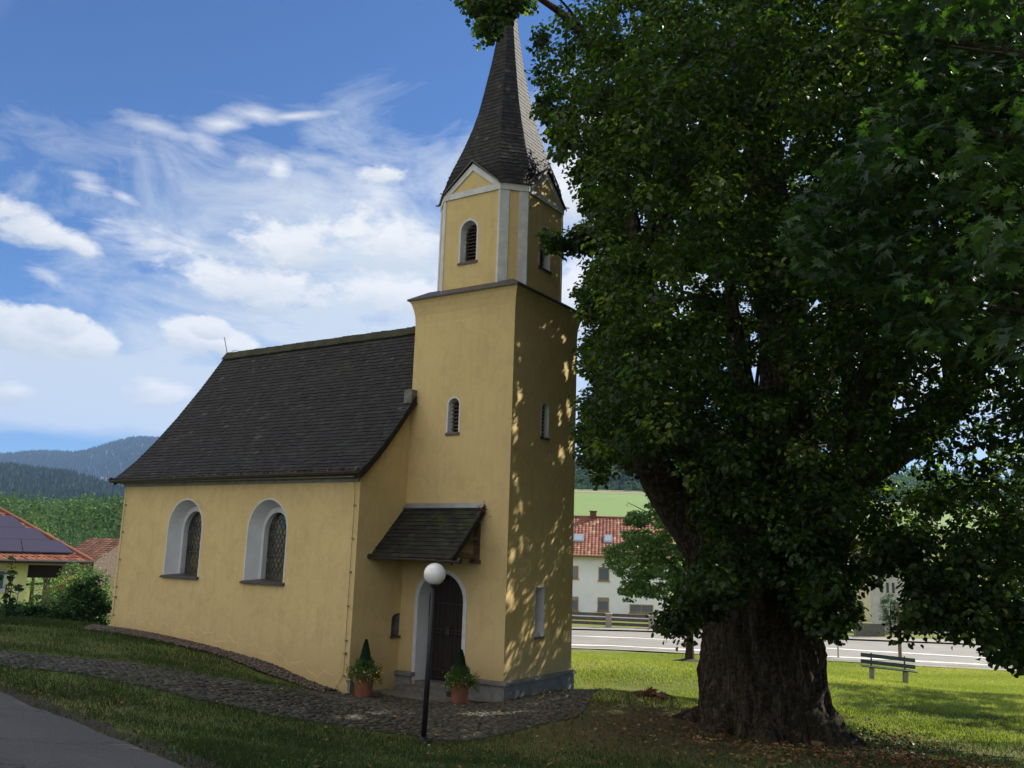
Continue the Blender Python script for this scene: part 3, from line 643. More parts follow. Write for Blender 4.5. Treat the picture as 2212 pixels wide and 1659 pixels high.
# gable ends, with the niche in the end wall beside the door
ys = [NY]+[p[0] for p in PROF if p[0] > NY+.02]
ends = [(NY, -1.4)]+[(NY, prof_z(NY)-.05)]+[(y, prof_z(y)-.05) for y in ys[1:]]+[(2.9-y, prof_z(y)-.05) for y in ys[1:-1][::-1]]+[(4.506, prof_z(NY)-.05), (4.506, -1.4)]
niche = [(-.30, .74), (-.30, 1.12), (-.26, 1.19), (-.19, 1.225), (-.10, 1.235), (-.02, 1.235), (-.02, .74)]
wall_face(nw, 'x', XR, ends[::-1], [niche])
V = [(XL, y, z) for y, z in ends]; nw.add(V, [tuple(range(len(V)))])
nw.add([(XL, 4.506, -1.4), (XR, 4.506, -1.4), (XR, 4.506, HE), (XL, 4.506, HE)], [(0, 1, 2, 3)])
nw.build('nave_wall', M['yellow'], chapel)
nn = MB(); strip_between(nn, 'x', XR, niche, 0, niche, .22); fill(nn, 'x', XR, niche, .22)
nr_ = nn.build('wall_niche', M['stone'], chapel)
s_ = MB(); s_.box((XR-.2, -.33, .70), (XR+.05, -.004, .745)); s_.build('sill', M['metal'], nr_)
# rough patched render along the foot of the nave wall
rp = MB()
for i in range(70):
    x0 = -10.9+i*.115; zf = gz(x0, NY-.05); h = .26+.09*math.sin(i*.9)+.05*math.sin(i*2.3)
    x1 = x0+.115; zf1 = gz(x1, NY-.05); h1 = .26+.09*math.sin((i+1)*.9)+.05*math.sin((i+1)*2.3)
    rp.hexa([(x0, NY-.016, zf-.3), (x1, NY-.016, zf1-.3), (x1, NY-.002, zf1-.3), (x0, NY-.002, zf-.3), (x0, NY-.01, zf+h), (x1, NY-.01, zf1+h1), (x1, NY-.002, zf1+h1+.02), (x0, NY-.002, zf+h+.02)])
rp.build('patched_render', M['yellow'], chapel)
cb = MB(); cb.box((XR-.001, NY-.012, -1), (XR+.07, NY+.09, .02)); cb.build('corner_foot', M['plinth'], chapel)

# --- shingles
def shingles(mb, fp, fn, rows, v0, v1, urange, wmin=.09, wmax=.17, th=.018, lap=1.35, ragged=.004):
    """fp(u, v) -> point on the slope (v from eave 0 to ridge 1), fn(u, v) -> outward normal"""
    for r_ in range(rows):
        va = v0+(v1-v0)*r_/rows; vb = min(v0+(v1-v0)*(r_+lap)/rows, 1.02)
        ua, ub = urange((va+vb)/2); u = ua-random.uniform(0, wmax*.5)
        while u < ub:
            w = random.uniform(wmin, wmax); x0, x1 = max(u, ua), min(u+w-.003, ub); u += w
            if x1-x0 < .015: continue
            n0 = Vector(fn((x0+x1)/2, va)); j = random.uniform(-ragged, ragged); dv = random.uniform(-.12, .05)*(v1-v0)/rows
            t0 = th*random.uniform(.85, 1.35); A = []
            for uu, vv, o_ in ((x0, va+dv, 0.), (x1, va+dv, 0.), (x1, vb, -.004), (x0, vb, -.004)):
                A.append(Vector(fp(uu, vv))+n0*(o_+.002))
            B = [A[0]+n0*(t0+j), A[1]+n0*(t0-j), A[2]+n0*.006, A[3]+n0*.006]
            mb.hexa(A+B, min(1, max(0, random.gauss(.45, .2))) if random.random() > .012 else random.uniform(.85, 1))
py = np.array(PROF); sl_ = np.concatenate([[0], np.cumsum(np.linalg.norm(np.diff(py, axis=0), axis=1))]); SLEN = sl_[-1]
def nave_p(u, v):
    s = v*SLEN; return (u, float(np.interp(s, sl_, py[:, 0]))+(max(0, s-SLEN))*.5, float(np.interp(s, sl_, py[:, 1]))+max(0, s-SLEN)*.8)
def nave_n(u, v):
    a = Vector(nave_p(u, max(0, v-.03))); b = Vector(nave_p(u, min(.999, v+.03))); d = (b-a).normalized(); return (0, -d.z, d.y)
def nave_u(v):
    y = nave_p(0, min(v, 1))[1]; return (-11.53, -2.70 if y < -.03 else XR)
sh = MB(); shingles(sh, nave_p, nave_n, 42, 0, 1, nave_u, .09, .19)
# the far slope, in plain large courses (never seen, but there)
for r_ in range(12):
    a, b = nave_p(0, r_/12), nave_p(0, (r_+1.1)/12 if r_ < 11 else 1)
    sh.hexa([(-11.53, 2.9-a[1], a[2]-.005), (XR, 2.9-a[1], a[2]-.005), (XR, 2.9-b[1], b[2]-.005), (-11.53, 2.9-b[1], b[2]-.005), (-11.53, 2.9-a[1], a[2]+.03), (XR, 2.9-a[1], a[2]+.03), (XR, 2.9-b[1], b[2]+.02), (-11.53, 2.9-b[1], b[2]+.02)], .4)
nave_roof = sh.build('nave_roof', M['shingle'], chapel)
rd = MB()                               # solid boarding below the shingles
for i in range(len(PROF)-1):
    (y0, z0), (y1, z1) = PROF[i], PROF[i+1]; xr = -2.72 if y1 < 0 else (-2.885)
    for s_ in (0, 1):
        f = (lambda y: y) if s_ == 0 else (lambda y: 2.9-y)
        rd.hexa([(-11.5, f(y0), z0-.07), (xr, f(y0), z0-.07), (xr, f(y1), z1-.07), (-11.5, f(y1), z1-.07), (-11.5, f(y0), z0), (xr, f(y0), z0), (xr, f(y1), z1), (-11.5, f(y1), z1)])
rd.build('roof_boarding', M['dark'], nave_roof)
# verge shingles hung on the slope's right edge, like small upright plates, and along the far verge
for x_, ymax, dx in ((-2.70, .0, 1), (-11.53, 1.45, -1)):
    s = 0; vg = MB()
    while True:
        a = nave_p(0, s/SLEN); b = nave_p(0, (s+.16)/SLEN)
        if b[1] > ymax or s+.16 > SLEN: break
        t0 = random.uniform(0, .008); drop = .17
        xx0, xx1 = sorted((x_+dx*.002, x_+dx*(.018+t0)))
        vg.hexa([(xx0, a[1]-.01, a[2]-drop), (xx1, a[1]-.01, a[2]-drop), (xx1, b[1]+.01, b[2]-drop), (xx0, b[1]+.01, b[2]-drop),
                 (xx0, a[1]-.01, a[2]+.03), (xx1, a[1]-.01, a[2]+.03), (xx1, b[1]+.01, b[2]+.024), (xx0, b[1]+.01, b[2]+.024)], random.uniform(.3, .8)); s += .125
    vg.build('verge', M['shingle'], nave_roof)
# ridge course of tilted mossy shingles
rg = MB(); x = -11.55
while x < XR-.02:
    w = random.uniform(.15, .2); x1 = min(x+w+.05, XR); lift = .03+random.uniform(-.006, .012)
    for s_ in (-1, 1):
        y1 = 1.45+s_*.17; zt, zb_ = 8.45+lift, 8.21+lift
        rg.hexa([(x, 1.45, zt-.02), (x1, 1.45, zt-.02), (x1, y1, zb_-.01), (x, y1, zb_-.01), (x, 1.45, zt+.012), (x1, 1.45, zt-.002), (x1, y1, zb_+.01), (x, y1, zb_+.022)], random.uniform(.3, .9))
    x += w
rg.build('ridge_course', attr_mat('ridge_moss_shingles', [(0, (.02, .02, .012)), (1, (.055, .055, .028))], .9, 40, .5, .006), nave_roof)
# gutters
def gutter(name, p, q, r, parent, drop=True):
    mb = MB(); p, q = Vector(p), Vector(q); d = (q-p).normalized(); side = d.cross(Vector((0, 0, 1))); n = 9; V = []
    for e in (p, q):
        for rr in (r, r-.008):
            for i in range(n):
                a = math.pi*i/(n-1); V.append(e+side*(rr*math.cos(a))-Vector((0, 0, rr*math.sin(a))))
    Fs = []
    for i in range(n-1):
        Fs.append((i, i+1, 2*n+i+1, 2*n+i)); Fs.append((n+i, 3*n+i, 3*n+i+1, n+i+1)); Fs.append((i, n+i, n+i+1, i+1)); Fs.append((2*n+i, 2*n+i+1, 3*n+i+1, 3*n+i))
    Fs += [(0, 2*n, 3*n, n), (n-1, 2*n-1, 4*n-1, 3*n-1)]
    mb.add(V, Fs); L = (q-p).length; k_ = int(L/.75)
    for i in range(1, k_+1):            # brackets
        c = p+d*(L*i/(k_+1)); mb.bar(c-side*(r+.004)+Vector((0, 0, .012)), c+side*(r+.004)+Vector((0, 0, .012)), .025, .008)
    mb.tube([p-d*.004, p+d*.03], r+.006, 12); mb.tube([q-d*.03, q+d*.004], r+.006, 12)
    return mb.build(name, M['metal'], parent)
gutter('gutter', (-11.62, -1.93, 4.275), (-2.68, -1.93, 4.325), .065, nave_roof)
gutter('gutter', (-11.60, -1.86, 4.265), (-11.60, -1.45, 4.262), .065, nave_roof)
# leaves lying in the gutter
gl = MB()
for i in range(240):
    x = -9.5+random.random()**.7*6.7; y = -1.93+random.uniform(-.05, .06); z = 4.29+(x+11.6)*.0055+random.uniform(-.01, .02); a = random.uniform(0, 6.3); s = random.uniform(.015, .035)
    c, n_ = math.cos(a)*s, math.sin(a)*s; gl.add([(x-c, y-n_, z), (x+n_, y-c, z+.012), (x+c, y+n_, z+.005), (x-n_, y+c, z-.01)], [(0, 1, 2, 3)], random.random())
tag(gl.build('gutter_leaves', M['redleaf'], nave_roof), kind='stuff')
ev = MB(); ev.box((XL, NY-.22, 4.20), (XR-.01, NY-.002, 4.235)); ev.box((XL, NY-.05, 4.12), (XR-.012, NY-.004, 4.198)); ev.build('eave_soffit', M['plinth'], chapel)
lr = MB(); lr.tube([(-11.5, 1.45, 8.4), (-11.62, 1.45, 8.72), (-11.73, 1.45, 9.0)], .012, 6); lr.tube([(-11.5, 1.45, 8.4), (-11.2, 1.42, 8.52), (-11, 1.4, 8.5)], .008, 6); lr.build('lightning_rod', M['metal'], nave_roof)

# --- tower body
TCX = -1.44
def tower_outline(v):   # flared top, both faces
    return [(0, 0), (8.05, 0), (8.25, .012), (8.42, .045), (8.55, .085), (8.63, .13)]
tw = MB()
Dr = arch(.63, -.19, 1.57, .62, cx=-1.74)
MWy = arched_opening('y', 0, -1.61, 'window', (.155, 5.36, 6.0, .16), (.135, 5.37, 6.0, .14), (.12, 5.38, 6.0, .125), .14, .2, .035, M['iron'], (.045, .03, .02), louvre=True)
MWx = arched_opening('x', 0, 1.43, 'window', (.155, 5.36, 6.0, .16), (.135, 5.37, 6.0, .14), (.12, 5.38, 6.0, .125), .14, .2, .035, M['iron'], (.045, .03, .02), louvre=True)
wall_face(tw, 'y', 0, [(-T_, -1), (-T_, 8.05), (0, 8.05), (0, -1)][::-1], [Dr, MWy])
slit = [(1.205, .86), (1.205, 1.93), (1.585, 1.93), (1.585, .86)]
wall_face(tw, 'x', 0, [(0, -1), (0, 8.05), (2.9, 8.05), (2.9, -1)][::-1], [MWx, slit])
tw.add([(-T_, WD, -1), (0, WD, -1), (0, WD, 8.05), (-T_, WD, 8.05)], [(0, 1, 2, 3)]); tw.add([(-T_, 0, -1), (-T_, WD, -1), (-T_, WD, 8.05), (-T_, 0, 8.05)], [(0, 1, 2, 3)])
to = tower_outline(0)[1:]
for (z0, e0), (z1, e1) in zip(to, to[1:]):
    A = [(-T_-e0, -e0, z0), (e0, -e0, z0), (e0, WD+e0, z0), (-T_-e0, WD+e0, z0)]; B = [(-T_-e1, -e1, z1), (e1, -e1, z1), (e1, WD+e1, z1), (-T_-e1, WD+e1, z1)]
    tw.add(A+B, [(i, (i+1) % 4, 4+(i+1) % 4, 4+i) for i in range(4)])
tw.build('tower_wall', M['yellow'], chapel)
# slit window beside the corner
sw = MB(); inn = [(1.31, 1.0), (1.31, 1.86), (1.47, 1.86), (1.47, 1.0)]; strip_between(sw, 'x', 0, slit, 0, inn, .32)
sroot = sw.build('slit_window', M['reveal'], chapel)
s_ = MB(); so2 = [(1.175, .86), (1.175, 1.965), (1.615, 1.965), (1.615, .86)]; strip_between(s_, 'x', 0, so2, -.004, slit, -.004, False); strip_between(s_, 'x', 0, so2, .01, so2, -.004, False); s_.build('frame', M['white'], sroot)
s_ = MB(); fill(s_, 'x', 0, inn, .3); s_.build('pane', M['glass'], sroot)
s_ = MB(); s_.hexa([(0, 1.19, .80), (.035, 1.19, .80), (.035, 1.6, .80), (0, 1.6, .80), (-.32, 1.31, 1.0), (.035, 1.19, .83), (.035, 1.6, .83), (-.32, 1.47, 1.0)]); s_.build('sill', M['metal'], sroot)
# plinth with stone coping, open at the door
for bx_ in (((-.9, -.05, -1.2), (.055, .2, -.07)), ((-.02, .201, -1.2), (.055, WD+.05, -.07)), ((-T_+.002, -.07, -1.2), (-2.45, -.002, -.09)), ((-T_, WD, -1.2), (-.021, WD+.05, -.07))):
    pl = MB(); pl.box(*bx_); pl.build('plinth', M['plinth'], chapel)
for P in ([(-.93, -.1, -.07), (.1, -.1, -.07), (.1, .0, -.07), (-.93, .0, -.07), (-.93, -.085, -.02), (.085, -.085, -.02), (.055, -.002, .015), (-.93, -.002, .015)],
          [(.002, .001, -.069), (.1, -.099, -.069), (.1, WD+.1, -.069), (.002, WD+.1, -.069), (.002, .001, .015), (.085, -.084, -.02), (.085, WD+.085, -.02), (.002, WD+.085, .015)],
          [(-T_+.002, -.13, -.09), (-2.36, -.13, -.09), (-2.36, -.002, -.09), (-T_+.002, -.002, -.09), (-T_+.002, -.12, -.03), (-2.37, -.12, -.03), (-2.37, -.002, -.01), (-T_+.002, -.002, -.01)]):
    cp_ = MB(); cp_.hexa(P); cp_.build('coping', M['stone'], chapel)
# door niche, door, iron gate and step
dr = MB(); DI = arch(.57, -.19, 1.55, .60, cx=-1.72); strip_between(dr, 'y', 0, Dr, 0, DI, .42, False)
droot = dr.build('doorway', M['reveal'], chapel)
fr = MB(); Fo = arch(.73, -.19, 1.57, .70, cx=-1.74); strip_between(fr, 'y', 0, Fo, -.012, Dr, -.012, False); strip_between(fr, 'y', 0, Fo, .01, Fo, -.012, False); strip_between(fr, 'y', 0, Dr, -.012, Dr, .03, False); fr.build('door_surround', M['white'], droot)
d2 = MB(); fill(d2, 'y', 0, DI, .42); 
for k_ in range(9): d2.box((-2.29+k_*.127, .395, -.19), (-2.17+k_*.127, .415, 1.75))
d2.build('door', M['dark'], droot)
gt = MB(); c_ = -1.72
for k_ in range(-5, 6):
    u = c_+k_*.105; zt = 1.55+.58*math.sqrt(max(0, 1-((u-c_)/.57)**2)); gt.tube([(u, .3, -.14), (u, .3, zt)], .0085, 6)
for zz in (-.12, .05, .86, .93, 1.5): gt.bar((c_-.56, .3, zz), (c_+.56, .3, zz), .022)
A_ = arch(.555, -.15, 1.55, .585, cx=c_); gt.tube([(u, .3, z) for u, z in A_], .013, 6); gt.box((c_-.06, .27, .82), (c_+.06, .33, 1.0))
gt.build('iron_gate', M['iron'], droot)
st = MB(); st.box((-2.62, -.34, -.44), (-1.22, .0, -.27)); st.box((-2.37, -.001, -.5), (-1.11, .43, -.19)); st.build('doorstep', M['stone'], droot)
fl = MB(); fl.box((-2.87, -1.0, -.6), (-.75, -.36, -.375)); fl.build('entrance_slab', M['stone'], chapel)

# --- cornice and skirt roof
cn = MB()
def ring(mb, e0, z0, e1, z1):
    A = [(-T_-e0, -e0, z0), (e0, -e0, z0), (e0, WD+e0, z0), (-T_-e0, WD+e0, z0)]; B = [(-T_-e1, -e1, z1), (e1, -e1, z1), (e1, WD+e1, z1), (-T_-e1, WD+e1, z1)]
    mb.add(A+B, [(i, (i+1) % 4, 4+(i+1) % 4, 4+i) for i in range(4)])
ring(cn, .10, 8.629, .17, 8.631); ring(cn, .17, 8.631, .17, 8.67); ring(cn, .17, 8.67, -.2, 8.90)
cn.build('skirt_roof', M['metal'], chapel)

# --- belfry: square with cut corners
BA, BB = 1.30, .475; BCX, BCY = -1.44, 1.45
def oct_(a, b, z): return [(BCX-a+b, BCY-a, z), (BCX+a-b, BCY-a, z), (BCX+a, BCY-a+b, z), (BCX+a, BCY+a-b, z), (BCX+a-b, BCY+a, z), (BCX-a+b, BCY+a, z), (BCX-a, BCY+a-b, z), (BCX-a, BCY-a+b, z)]
yf, xf = BCY-BA, BCX+BA
LWy = arched_opening('y', yf, -1.5, 'belfry_window', (.235, 9.50, 10.28, .25), (.21, 9.51, 10.28, .225), (.2, 9.52, 10.28, .215), .16, .26, .05, M['iron'], (.06, .03, .02), louvre=True)
LWx = arched_opening('x', xf, 1.46, 'belfry_window', (.235, 9.50, 10.28, .25), (.21, 9.51, 10.28, .225), (.2, 9.52, 10.28, .215), .16, .26, .05, M['iron'], (.06, .03, .02), louvre=True)
bf = MB(); w2 = BA-BB; GP_ = 11.92; GE = 11.30
wall_face(bf, 'y', yf, [(BCX-w2, 8.7), (BCX+w2, 8.7), (BCX+w2, GE), (BCX, GP_), (BCX-w2, GE)], [LWy])
wall_face(bf, 'x', xf, [(BCY-w2, 8.7), (BCY+w2, 8.7), (BCY+w2, GE), (BCY, GP_), (BCY-w2, GE)], [LWx])
B0, B1 = oct_(BA, BB, 8.7), oct_(BA, BB, GE)
for i in (1, 3, 5, 7): bf.add([B0[i], B0[(i+1) % 8], B1[(i+1) % 8], B1[i]], [(0, 1, 2, 3)])
bf.add([(BCX+w2, BCY+BA, 8.7), (BCX-w2, BCY+BA, 8.7), (BCX-w2, BCY+BA, GE), (BCX, BCY+BA, GP_), (BCX+w2, BCY+BA, GE)], [(0, 1, 2, 3, 4)])
bf.add([(BCX-BA, BCY+w2, 8.7), (BCX-BA, BCY-w2, 8.7), (BCX-BA, BCY-w2, GE), (BCX-BA, BCY, GP_), (BCX-BA, BCY+w2, GE)], [(0, 1, 2, 3, 4)])
bfo = bf.build('belfry_wall', M['yellow'], chapel)
# white corner strips, string course and gable rakes
def M4(fn):                             # repeat a facet drawn for the -Y side round the four sides
    out = []
    for k_ in range(4):
        c, s = [(1, 0), (0, 1), (-1, 0), (0, -1)][k_]
        out.append(lambda x, y, z, c=c, s=s: (BCX+x*c-y*s, BCY+x*s+y*c, z))
    return out
RT = M4(None)
wt = MB(); pr = .018; sw_ = .045
for R4 in RT:
    for s in (-1, 1):                   # strip on the main face at each corner
        x0, x1 = sorted((s*(w2-sw_), s*(w2+.006)))
        wt.hexa([R4(x0, -BA-pr, 8.68), R4(x1, -BA-pr, 8.68), R4(x1, -BA+.01, 8.68), R4(x0, -BA+.01, 8.68), R4(x0, -BA-pr, GE-.14), R4(x1, -BA-pr, GE-.14), R4(x1, -BA+.01, GE-.14), R4(x0, -BA+.01, GE-.14)])
    # chamfer face: two strips
    ex = Vector((1, 1, 0)).normalized(); nn_ = Vector((1, -1, 0)).normalized(); p0 = Vector((w2, -BA, 0)); L_ = BB*math.sqrt(2)
    for a0, a1 in ((-.004, .215), (L_-.215, L_+.004)):
        q = [p0+ex*a0+nn_*pr, p0+ex*a1+nn_*pr, p0+ex*a1-nn_*.01, p0+ex*a0-nn_*.01]
        wt.hexa([R4(v.x, v.y, 8.681) for v in q]+[R4(v.x, v.y, GE-.141) for v in q])
    # string course
    q = [p0+ex*-.012+nn_*.035, p0+ex*(L_+.012)+nn_*.035, p0+ex*(L_+.012)-nn_*.01, p0+ex*-.012-nn_*.01]
    wt.hexa([R4(v.x, v.y, GE-.139) for v in q]+[R4(v.x, v.y, GE+.02) for v in q])
    wt.hexa([R4(-w2-.01, -BA-.034, GE-.14), R4(w2+.01, -BA-.034, GE-.14), R4(w2+.01, -BA+.01, GE-.14), R4(-w2-.01, -BA+.01, GE-.14), R4(-w2-.01, -BA-.034, GE+.012), R4(w2+.01, -BA-.034, GE+.012), R4(w2+.01, -BA+.01, GE+.012), R4(-w2-.01, -BA+.01, GE+.012)])
    for s in (-1, 1):                   # raking bands up to the gable peak
        a = (s*(w2+.01), GE+.013); b = (0, GP_+.06); c = (0, GP_-.12); d = (s*(w2-.20), GE+.013)
        P = [R4(x, -BA-.03, z) for x, z in (a, b, c, d)]+[R4(x, -BA+.005, z) for x, z in (a, b, c, d)]
        wt.hexa(P)
wt.build('white_trim', M['white'], bfo)

# --- spire: eight shingled sides with four little gable roofs at its foot
SZ = [11.34, 11.88, 12.57, 13.25, 13.88, 14.41, 15.22, 16.03, 17.75]
SA = [1.36, 1.235, 1.0, .785, .62, .52, .375, .255, .03]
SBr = [.36, .40, .44, .46, .47, .47, .47, .47, .47]
def spire_ab(z): return float(np.interp(z, SZ, SA)), float(np.interp(z, SZ, SBr))
ZF = np.linspace(SZ[0], SZ[-1], 200); AF = np.interp(ZF, SZ, SA); BF = np.interp(ZF, SZ, SBr)
ker = np.ones(9)/9; AF[4:-4] = np.convolve(AF, ker, 'same')[4:-4]
def sab(z): return float(np.interp(z, ZF, AF)), float(np.interp(z, ZF, BF))
spm = MB(); H_ = SZ[-1]-SZ[0]
def soct(z):                            # the foot of the main sides stays behind the gables
    a, br = sab(min(z, SZ[-1])); a2 = min(a, 1.24); return oct_(a2, 2*a2-(2*a-a*br), z)
for k_ in range(8):
    z0 = SZ[0]
    def fp(u, v, k_=k_):
        z = SZ[0]+v*H_; P = soct(z); A, B = Vector(P[k_]), Vector(P[(k_+1) % 8]); m_ = (A+B)/2; d = (B-A).normalized(); return m_+d*u
    def fn(u, v, k_=k_):
        v = min(max(v, .01), .97); a = fp(0, v+.01); b = fp(0, v-.01); t_ = a-b; h_ = fp(.1, v)-fp(-.1, v); n_ = h_.cross(t_).normalized(); return n_
    def ur(v, k_=k_):
        P = soct(SZ[0]+min(v, 1)*H_); L = (Vector(P[k_])-Vector(P[(k_+1) % 8])).length/2; return (-L-.006, L+.006)
    shingles(spm, fp, fn, 56, 0 if k_ % 2 else .0, 1, ur, .08, .16, .011, 1.3, .002)
lv = [[(BCX+(x-BCX)*.965, BCY+(y-BCY)*.965, zz) for x, y, zz in soct(z)] for z in np.linspace(SZ[0], SZ[-1], 60)]
for A, B in zip(lv, lv[1:]): spm.add(A+B, [(i, (i+1) % 8, 8+(i+1) % 8, 8+i) for i in range(8)], .3)
spire = spm.build('spire', M['shingle'], chapel)
gm = MB(); fa = MB()
for R4 in RT:
    for s in (-1, 1):
        # small roof plane from the eave corner up to the gable ridge; runs back into the spire
        e, pz, yo = s*(w2+.045), GP_+.13, -BA-.07
        n = 7
        for i in range(n):
            t0, t1 = i/n, (i+1.15)/n if i < n-1 else 1
            P = []
            for tt, up in ((t0, .0), (t1, .0)):
                x = e*(1-tt); z = (GE+.0)+(pz-GE)*tt; P += [(x, z)]
            (x0, z0), (x1, z1) = P; yb = -.55
            q = [(x0, yo, z0), (x1, yo, z1), (x1, yb, z1), (x0, yb, z0)]
            lo = [R4(x, y, z) for x, y, z in q]; hi = [R4(x+s*.012, y, z+(.03 if j in (0, 3) else .016)) for j, (x, y, z) in enumerate(q)]
            gm.hexa(lo+hi, random.uniform(.3, .7))
        q0, q1 = (e*1.03, GE-.02), (0, pz)
        fa.hexa([R4(q0[0], yo-.012, q0[1]-.02), R4(0, yo-.012, q1[1]-.035), R4(0, yo+.01, q1[1]-.035), R4(q0[0], yo+.01, q0[1]-.02), R4(q0[0], yo-.012, q0[1]+.02), R4(0, yo-.012, q1[1]+.02), R4(0, yo+.01, q1[1]+.02), R4(q0[0], yo+.01, q0[1]+.02)])
    # dark eave board along the cut corner and the projecting valley flashings
    ex = Vector((1, 1, 0)).normalized(); nn_ = Vector((1, -1, 0)).normalized(); p0 = Vector((w2, -BA, 0)); L_ = BB*math.sqrt(2)
    q = [p0+ex*-.05+nn_*.08, p0+ex*(L_+.05)+nn_*.08, p0+ex*(L_+.05)-nn_*.005, p0-ex*.05-nn_*.005]
    fa.hexa([R4(v.x, v.y, GE+.022) for v in q]+[R4(v.x, v.y, GE+.06) for v in q])
    for s in (0, 1):
        c0 = p0+ex*(L_*s); d_ = (nn_*.85+ex*(.5 if s else -.5)).normalized()
        fa.bar(R4(c0.x, c0.y, GE+.045), R4(c0.x+d_.x*.17, c0.y+d_.y*.17, GE+.02), .05, .012)
gm.build('gable_roof', M['shingle'], spire); fa.build('eave_board', M['metal'], spire)

# --- porch roof in the corner between nave and tower
pp0, pp1 = Vector((0, 0, 3.66)), Vector((0, -1.15, 2.50))
def porch_p(u, v): q = pp1.lerp(pp0, v); return (u, q.y, q.z)
pn_ = Vector((0, -(pp0.z-pp1.z), -(pp1.y-0))).normalized(); pn_ = Vector((0, -(pp0.z-pp1.z), (pp0.y-pp1.y))).normalized()
ph = MB(); shingles(ph, porch_p, lambda u, v: pn_, 13, 0, .985, lambda v: (XR+.004, -.64), .09, .2, .02)
porch = ph.build('porch_roof', M['shingle_moss'], chapel)
pb = MB(); pb.hexa([(XR+.003, 0, 3.60), (-.66, 0, 3.60), (-.66, -1.13, 2.46), (XR+.003, -1.13, 2.46), (XR+.003, 0, 3.655), (-.66, 0, 3.655), (-.66, -1.13, 2.515), (XR+.003, -1.13, 2.515)]); pb.build('porch_boarding', M['wood_old'], porch)
zf_ = MB(); zf_.hexa([(XR+.003, -.11, 3.615), (-.63, -.11, 3.615), (-.63, -.003, 3.72), (XR+.003, -.003, 3.72), (XR+.003, -.12, 3.632), (-.63, -.12, 3.632), (-.63, -.004, 3.74), (XR+.003, -.004, 3.74)]); zf_.build('flashing', M['zinc'], porch)
gutter('gutter', (XR+.02, -1.20, 2.50), (-.36, -1.20, 2.47), .055, porch)
pv_ = MB()
for i in range(11):
    a = porch_p(-.64, i/11); b = porch_p(-.64, (i+1.1)/11); t0 = random.uniform(0, .01)
    pv_.hexa([(-.638, a[1], a[2]-.13), (-.615+t0, a[1], a[2]-.13), (-.615+t0, b[1], b[2]-.13), (-.638, b[1], b[2]-.13), (-.638, a[1], a[2]+.03), (-.615+t0, a[1], a[2]+.03), (-.615+t0, b[1], b[2]+.025), (-.638, b[1], b[2]+.025)], random.uniform(.3, .8))
pv_.build('verge', M['shingle'], porch)
br = MB(); br.box((-.86, -.06, 2.5), (-.72, -.003, 3.3)); br.bar((-.79, -.05, 2.55), (-.79, -.85, 2.62), .1, .1); br.bar((-.79, -.04, 2.95), (-.79, -.4, 2.95), .08, .08); br.box((-.93, -.09, 2.42), (-.68, -.003, 2.5)); br.bar((-2.8, -.95, 2.56), (-.7, -.95, 2.56), .1, .1)
br.build('porch_timber', M['wood_old'], porch)
# plaster block where the verge dies into the tower
vb = MB(); vb.box((-2.95, -.2, 6.1), (-2.72, -.003, 6.42)); vb.hexa([(-3.05, -.32, 5.93), (-2.68, -.32, 5.93), (-2.68, -.003, 6.08), (-3.05, -.003, 6.08), (-3.05, -.32, 5.97), (-2.68, -.32, 5.97), (-2.68, -.003, 6.12), (-3.05, -.003, 6.12)]); vb.build('verge_block', M['stone'], chapel)
# lightning conductor wires with clips
for x_, zt in ((-2.99, 4.05), (-11.28, 4.0)):
    w_ = MB(); zb_ = gz(x_, NY)+.25; y_ = NY-.035
    w_.tube([(x_-.15, NY-.2, 4.3), (x_-.03, NY-.06, 4.1), (x_, y_, 3.9), (x_, y_, zb_+.2), (x_-.05, y_, zb_+.05), (x_-.35, NY-.05, zb_-.38)], .006, 6)
    for zz in np.arange(zb_+.1, 3.95, .72): w_.box((x_-.018, y_-.012, zz), (x_+.018, NY-.001, zz+.035))
    w_.box((x_-.03, y_-.016, zb_+.55), (x_+.03, NY-.001, zb_+.6))
    w_.build('lightning_conductor', M['wire'], chapel)
# small downpipe joint at nave/tower corner and creeper by the porch

